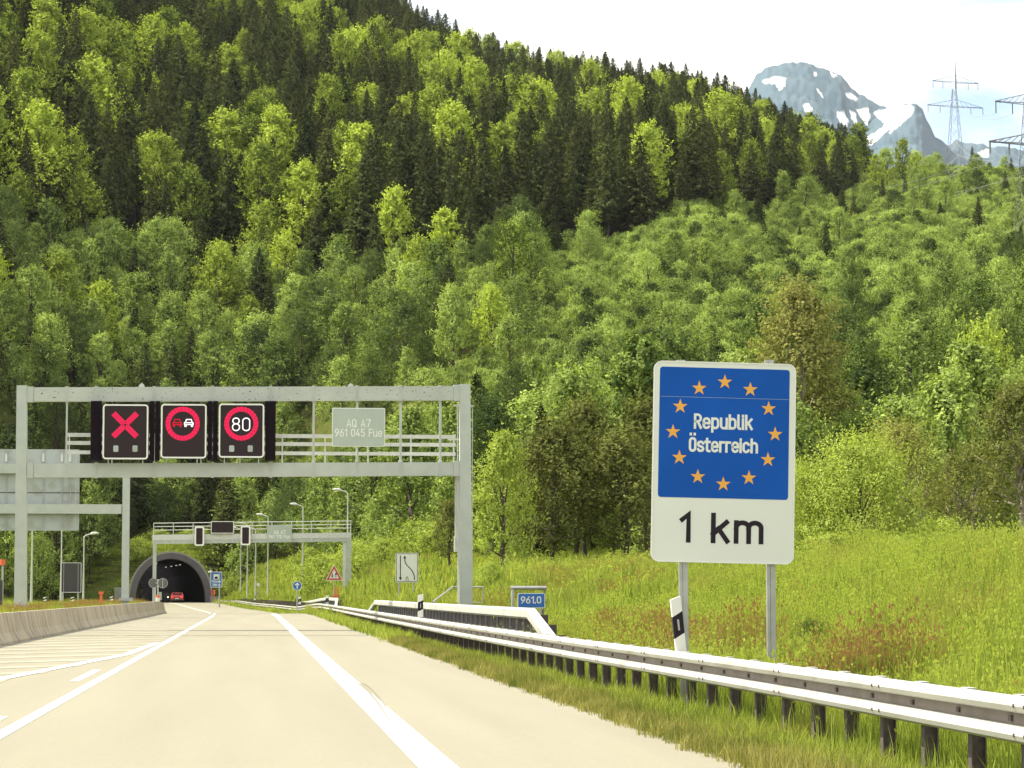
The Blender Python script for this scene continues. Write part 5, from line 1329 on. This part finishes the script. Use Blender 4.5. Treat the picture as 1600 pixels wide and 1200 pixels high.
for kind, nm, lab in (('spruce', 'spruce_forest', 'dark spruces filling the upper mountainside between the single trees'), ('beech', 'beech_forest', 'bright broadleaf trees filling the upper mountainside'),
                      ('young', 'young_woodland', 'young broadleaf growth filling the lower slope'), ('younglow', 'bush_cover', 'low green bushes covering the lower slope under the pylons')):
    rest = [t for i, t in enumerate(TREES) if t[0] == kind and i not in chosen[kind]]
    if rest:
        scatter_object(nm, [(p[0], p[1]) for p in PRO[kind]], [(t[2], t[3], t[4]) for t in rest], [t[1] for t in rest], [(0, 0, t[6]) for t in rest], [(t[7], t[7], t[5]) for t in rest], lab, 'woodland')

# ---- single trees and shrubs near the road: kind, pixel x, distance, height, width, label
def plant_from(c, t, name, X, Y, label, cat, H0, W0, h, w, rz_=0, group=None):
    e = thing(name, (X, Y, ground(X, Y)), label, cat, group, rz_); e.scale = (w / W0, w / W0, h / H0)
    for pn_, me in (('crown', c), ('trunk', t)):
        o = bpy.data.objects.new(pn_, me); C.objects.link(o); o.parent = e
    return e
pineA = crown_broad('pine_crown', 9, 6, 1.5, 120, 12000, .20, M['pine'], .5, seed=101, limbs=18)
pineB = crown_broad('pine_crown', 9, 5, 2.4, 100, 10500, .20, M['pine'], .7, seed=102, limbs=16)
for c_, u, Y, h, w, lab in ((pineA, 868, 150, 7.6, 5.2, 'broad brown-green pine nearest the gantry post'), (pineB, 918, 154, 9.0, 4.2, 'tallest brown-green pine, pointed, in the middle of the pines'),
                            (pineA, 972, 151, 7.0, 5.6, 'low spreading brown-green pine just left of the border sign'), (pineB, 1016, 158, 9.2, 4.8, 'tall brown-green pine half hidden by the left edge of the border sign'),
                            (pineB, 838, 158, 6.4, 3.6, 'small brown-green pine at the left end of the pines'), (pineB, 704, 165, 4.4, 2.2, 'small thin pine behind the foot of the near gantry post')):
    plant_from(*c_, 'pine_tree', colx(u, Y), Y, lab, 'pine', 9, 6 if c_ is pineA else 5, h, w, u * .7, 'pines between the gantry and the border sign')
lt = crown_broad('leafy_crown', 7, 3.2, .3, 90, 13000, .13, M['willow'], .8, seed=111, limbs=10)
plant_from(*lt, 'leafy_tree', colx(786, 142), 142, 'slim fresh green tree right beside the near gantry post', 'tree', 7, 3.2, 7.3, 3.0)
bi = crown_broad('birch_crown', 17, 7, 2, 170, 24000, .22, M['dryleaf'], .3, seed=121, limbs=24, barkm='palebark')
plant_from(*bi, 'birch_tree', colx(1252, 185), 185, 'tall airy olive birch rising behind the right side of the border sign', 'birch', 17, 7, 18.0, 7.4)
plant_from(*bi, 'birch_tree', colx(1180, 200), 200, 'shorter olive birch mostly behind the border sign', 'birch', 17, 7, 14.5, 6.0, 2)
rd = crown_broad('leafy_crown', 11, 8, 1, 110, 16000, .24, M['beech'], .2, seed=131)
M['deep'] = leafmat('deep_green_leaves', (0.03, 0.05, 0.016), (0.13, 0.18, 0.05), 0.35)
rdk = crown_broad('leafy_crown', 11, 8, .6, 110, 16000, .24, M['deep'], .2, seed=132)
plant_from(*rdk, 'leafy_tree', colx(1404, 225), 225, 'dark rounded tree right of the border sign', 'tree', 11, 8, 12.4, 8.2)
plant_from(*rdk, 'leafy_tree', colx(1492, 215), 215, 'dark tree left of the tall light tree near the right edge', 'tree', 11, 8, 10.5, 7, 2)
plant_from(*rd, 'leafy_tree', colx(1538, 222), 222, 'tall light green tree near the right edge', 'tree', 11, 8, 16.8, 7.2)
plant_from(*rdk, 'leafy_tree', colx(1335, 170), 170, 'dark leafy tree between the birch and the rounded tree', 'tree', 11, 8, 8.2, 6.4, 4)
wb = crown_broad('shrub_crown', 3.3, 4.4, .1, 130, 24000, .085, M['willow'], .6, seed=141, limbs=14)
plant_from(*wb, 'willow_shrub', colx(1345, 78), 78, 'wide bright yellow-green shrub right of the border sign', 'shrub', 3.3, 4.4, 3.3, 3.9)
plant_from(*wb, 'willow_shrub', colx(1262, 79), 79, 'narrow bright shrub touching the right edge of the border sign', 'shrub', 3.3, 4.4, 2.6, 1.9, 2)
ls = crown_broad('shrub_crown', 5, 3.6, .3, 90, 13000, .10, M['dryleaf'], .9, seed=151, limbs=40, barkm='palebark', lean=-.5)
plant_from(*ls, 'leaning_shrub', colx(1428, 94), 94, 'loose olive shrub with bare leaning twigs behind the bright shrub', 'shrub', 5, 3.6, 4.6, 3.4)
plant_from(*ls, 'leaning_shrub', colx(1505, 99), 99, 'loose olive shrub between the leaning twigs and the edge tree', 'shrub', 5, 3.6, 3.9, 3.6, 2.4)
et = crown_broad('leafy_crown', 6, 3.6, 1.6, 90, 13000, .11, M['dryleaf'], .4, seed=161, limbs=30, barkm='palebark')
plant_from(*et, 'leafy_tree', colx(1594, 88), 88, 'slender tree with visible grey trunk at the right edge', 'tree', 6, 3.6, 5.6, 3.2)
sb_ = crown_broad('shrub_crown', 1.2, 1.6, .02, 60, 8000, .055, M['willow'], .4, seed=171, limbs=6)
for u, Y, h, w, lab in ((766, 124, 1.3, 1.5, 'small bright bush at the foot of the slim fresh green tree'), (1300, 71, .8, 2.2, 'low yellow-green growth at the foot of the bright shrub'), (1395, 72, .7, 2.0, 'low yellow-green growth right of the bright shrub'),
                        (1470, 80, 1.2, 2.4, 'low bright bush on the crest of the grass bank'), (562, 232, 3.2, 5.2, 'bright shrub beside the right post of the far gantry'), (598, 220, 2.6, 4.6, 'bright shrub left of the white arrow sign'),
                        (655, 215, 3.0, 4.2, 'bright shrub right behind the white arrow sign'), (690, 205, 2.6, 4.2, 'bright shrub between the white arrow sign and the gantry'), (510, 255, 3.4, 5.6, 'bright shrub behind the triangle sign'),
                        (484, 300, 3.2, 4.6, 'bright shrub between the lamps behind the blue arrow sign'), (1040, 110, 1.0, 2.0, 'low bush under the pines next to the border sign'),
                        (218, 399, 3.2, 4.4, 'bushy shrub on the left shoulder of the tunnel arch'), (196, 396, 3.0, 4.6, 'shrub low at the left of the tunnel mouth'), (318, 402, 2.4, 4.0, 'bright shrub above the right shoulder of the tunnel arch'),
                        (338, 401, 2.8, 4.4, 'bright shrub above the blue tunnel sign'), (352, 396, 3.0, 4.2, 'shrub right of the blue tunnel sign'), (372, 392, 2.6, 4.0, 'shrub behind the farthest street lamp'),
                        (296, 408, 2.0, 4.4, 'low bright shrub right above the crown of the tunnel arch'), (246, 408, 2.0, 4.4, 'low bright shrub left above the crown of the tunnel arch')):
    plant_from(*sb_, 'green_shrub', colx(u, Y), Y, lab, 'shrub', 1.2, 1.6, h, w, u * .3, 'bright shrubs along the top of the bank')
dk = crown_broad('shrub_crown', .7, 1, .0, 30, 5000, .024, M['deep'], .6, seed=181, limbs=4)
plant_from(*dk, 'green_shrub', colx(1266, 38), 38, 'small dark bush low on the grass bank right of the border sign', 'shrub', .7, 1, .62, .85)
plant_from(*dk, 'green_shrub', colx(1390, 33), 33, 'tiny dark weed clump on the bank at right', 'shrub', .7, 1, .35, .35)

# ---- grasses and flowers
def tuft(name, n, rad, hmin, hmax, wd, m, seed, lean=.35, plume=0):
    rg = np.random.default_rng(seed); a = rg.uniform(0, 6.283, n); r = rad * np.sqrt(rg.uniform(0, 1, n))
    base = np.stack([r * np.cos(a), r * np.sin(a), np.full(n, -.03)], 1); h = rg.uniform(hmin, hmax, n)
    b = rg.uniform(0, 6.283, n); ln = lean * h * rg.uniform(.1, 1, n)
    mid = base + np.stack([np.cos(b) * ln * .3, np.sin(b) * ln * .3, h * .6], 1); tip = base + np.stack([np.cos(b) * ln, np.sin(b) * ln, h], 1)
    f = rg.uniform(0, 3.1416, n); S = np.stack([np.cos(f), np.sin(f), np.zeros(n)], 1) * (wd / 2 * rg.uniform(.6, 1.4, n))[:, None]
    V = np.stack([base - S, base + S, mid - S * .8, mid + S * .8, tip], 1).reshape(-1, 3); F_ = []
    for i in range(n): q = 5 * i; F_ += [(q, q + 1, q + 3, q + 2), (q + 2, q + 3, q + 4)]
    V = V.tolist(); tn = list(np.repeat(rg.uniform(0, 1, n), 2)) 
    me = bpy.data.meshes.new(name)
    if plume:
        for i in range(0, n, 2):
            c = tip[i]; 
            for j in range(3):
                q = len(V); d = rg.normal(size=3) * wd * 1.2; e = np.array([0, 0, plume]); o = c + rg.normal(size=3) * plume * .3
                V += [list(o - d), list(o + e), list(o + d), list(o - e)]; F_.append((q, q + 1, q + 2, q + 3)); tn.append(1.0)
    me.from_pydata(V, [], F_); me.materials.append(m); at = me.attributes.new('tint', 'FLOAT', 'FACE'); at.data.foreach_set('value', np.array(tn, np.float32)); me.update(); return me
def field(name, protos_, spots, label, cat='grass'):
    scatter_object(name, [(p,) for p in protos_], [s_[0] for s_ in spots], [s_[1] for s_ in spots], [(0, 0, rs.uniform(0, 6.28)) for _ in spots], [s_[2] for s_ in spots], label, cat)
def spots(n, ya, yb, sfun, variants, size, cond=None, pw=1.0):
    out = []
    for _ in range(n):
        Y = ya + (yb - ya) * rs.random() ** pw; s_ = sfun(Y)
        X = s_ + shift(min(Y, 420)); z = ground(X, Y)
        if cond and not cond(X, Y, s_): continue
        k = rs.uniform(*size); kz = k * (1 + .5 * noise.noise(Vector((X * .7, Y * .4, 2))))
        out.append(((X, Y, z), rs.choice(variants), (k, k, kz)))
    return out
vw = lambda X, Y, s_: X < .315 * Y + 3
near = [tuft('near_tuft', 55, .22, .22, .55, .008, M['grass'], 1, .4), tuft('near_tuft', 50, .26, .15, .42, .010, M['grass'], 2, .6), tuft('near_tuft', 40, .2, .35, .70, .007, M['grass'], 3, .3, .014)]
far = [tuft('far_tuft', 60, .55, .2, .5, .022, M['grass'], 4, .4), tuft('far_tuft', 60, .6, .15, .4, .028, M['grass'], 5, .6)]
vfar = [tuft('distant_tuft', 60, 1.3, .2, .55, .06, M['grass'], 6, .4), tuft('distant_tuft', 60, 1.5, .2, .7, .08, M['grass'], 7, .6)]
sp1 = spots(9500, 13, 62, lambda Y: rs.uniform(5.15, 17), [0, 1, 1, 2], (.8, 1.3), vw)
sp1 += [(p, v + 3, s_) for p, v, s_ in spots(8000, 58, 140, lambda Y: rs.uniform(5.3, 24), [0, 1], (.8, 1.3), vw)]
sp1 += [(p, v + 5, s_) for p, v, s_ in spots(7000, 130, 396, lambda Y: rs.uniform(5.3, 26), [0, 1], (.8, 1.3), lambda X, Y, s_: abs(X - PORT_X) > 6.8 or Y < 385)]
sp1 += [(p, v + 5, s_) for p, v, s_ in spots(2600, 397.6, 412, lambda Y: rs.uniform(-24, 22), [0, 1], (.45, .8), lambda X, Y, s_: True)]
sp1 += [(p, v + 3, s_) for p, v, s_ in spots(1800, 66, 200, lambda Y: rs.uniform(-13, -7.05), [0, 1], (.35, .7))]
sp1 += [(p, v + 5, s_) for p, v, s_ in spots(2500, 170, 392, lambda Y: rs.uniform(-48, -13), [0, 1], (.6, 1.1))]
weed = [tuft('weed_tuft', 46, .22, .12, .38, .022, M['deep'], 8, .9), tuft('weed_tuft', 40, .16, .3, .8, .010, M['grass'], 9, .35, .012)]
sp1 += [(p, 7 + v, s_) for p, v, s_ in spots(1500, 16, 75, lambda Y: rs.uniform(5.3, 16), [0, 1, 1], (.6, 1.4), lambda X, Y, s_: vw(X, Y, s_) and noise.noise(Vector((X * .5, Y * .25, 11))) > .05)]
sp1 += [(p, 7 + v, (a * 2.5, b_ * 2.5, c_ * 1.2)) for p, v, (a, b_, c_) in spots(900, 75, 300, lambda Y: rs.uniform(5.5, 22), [0, 1], (.6, 1.4), lambda X, Y, s_: noise.noise(Vector((X * .2, Y * .08, 11))) > .05)]
field('meadow_grass', near + far + vfar + weed, sp1, 'tall yellow-green meadow grass covering the roadside bank and median')
vp = [tuft('verge_tuft', 45, .15, .05, .16, .007, M['drygrass'], 11, .8), tuft('verge_tuft', 40, .18, .08, .24, .007, M['drygrass'], 12, .6), tuft('verge_tuft', 45, .2, .10, .30, .008, M['grass'], 13, .5)]
sv = spots(5200, 13, 75, lambda Y: 3.80 + 1.3 * rs.random() ** 1.1, [0, 0, 1], (.7, 1.3)) + spots(3400, 13, 80, lambda Y: rs.uniform(4.25, 5.5), [2, 2, 1], (.6, 1.15))
sv += [(p, v, (a * 2.2, b_ * 2.2, c_ * 1.3)) for p, v, (a, b_, c_) in spots(2600, 75, 230, lambda Y: rs.uniform(3.95, 5.4), [0, 2, 2], (.7, 1.2))]
sv += [(p, v, (a * 4, b_ * 4, c_ * 1.6)) for p, v, (a, b_, c_) in spots(700, 225, 388, lambda Y: rs.uniform(3.95, 5.6), [0, 2, 2], (.7, 1.2))]
field('verge_grass', vp, sv, 'short dry grass on the verge between road and guardrail')
rg_ = [tuft('seed_tuft', 34, .3, .35, .75, .007, M['redgrass'], 21, .3, .022), tuft('seed_tuft', 34, .3, .3, .6, .008, M['redgrass'], 22, .4, .02)]
sr = spots(850, 30, 62, lambda Y: rs.uniform(5.4, 8.2), [0, 1], (.7, 1.1), lambda X, Y, s_: noise.noise(Vector((X * .3, Y * .12, 5))) > -.02)
sr += spots(380, 20, 60, lambda Y: rs.uniform(7, 14), [0, 1], (.7, 1.1), lambda X, Y, s_: vw(X, Y, s_) and noise.noise(Vector((X * .4, Y * .2, 6))) > .18)
sr += [(p, v, (a * 2, b_ * 2, c_)) for p, v, (a, b_, c_) in spots(900, 62, 200, lambda Y: rs.uniform(6, 16), [0, 1], (.7, 1.1), lambda X, Y, s_: noise.noise(Vector((X * .2, Y * .08, 6))) > .1)]
sr += [(p, v, (a * 1.5, b_ * 1.5, c_ * .6)) for p, v, (a, b_, c_) in spots(420, 70, 200, lambda Y: rs.uniform(-9, -7.05), [0, 1], (.6, .9))]
field('seeding_grass', rg_, sr, 'reddish brown seeding grass in patches behind the guardrail')
def flower():
    b = MB().mat(M['grass']); b.tube([(0, 0, 0), (.02, 0, .5)], .004, 3); b.mat(M['petal'])
    for k in range(7): 
        a = k * .9; b.add([(.02, 0, .5), (.02 + .035 * math.cos(a), .035 * math.sin(a), .515), (.02 + .035 * math.cos(a + .7), .035 * math.sin(a + .7), .51)], [(0, 1, 2)])
    b.add([(.02 + .022 * math.cos(k), .022 * math.sin(k), .50 + .02 * (k % 2)) for k in range(6)], [(0, 1, 2, 3, 4, 5)])
    return mesh_of(b, 'flower')
sf = spots(230, 22, 90, lambda Y: rs.uniform(5.6, 15), [0], (.9, 1.4), vw) + [(p, v, (2, 2, 1)) for p, v, s_ in spots(160, 90, 220, lambda Y: rs.uniform(6, 16), [0], (1, 1))] + [(p, v, (1.6, 1.6, .5)) for p, v, s_ in spots(90, 90, 200, lambda Y: rs.uniform(-9, -7.1), [0], (1, 1))]
field('wild_flowers', [flower()], sf, 'scattered small white flowers in the meadow grass', 'flowers')

# ---- thin air haze
if True:
    b = MB(); b.box((-1700, -40, -60), (3600, 7900, 1500))
    hz = b.build('haze'); tag(hz, 'thin pale air over the whole valley', 'haze', kind='stuff')
    m, nt, n, L = new_mat('thin_haze'); pv = n('ShaderNodeVolumePrincipled'); pv.inputs['Color'].default_value = (.92, .93, 1, 1)
    pv.inputs['Density'].default_value = .00002; pv.inputs['Anisotropy'].default_value = .3
    o = n('ShaderNodeOutputMaterial'); L(pv.outputs[0], o.inputs['Volume']); hz.data.materials.append(m)
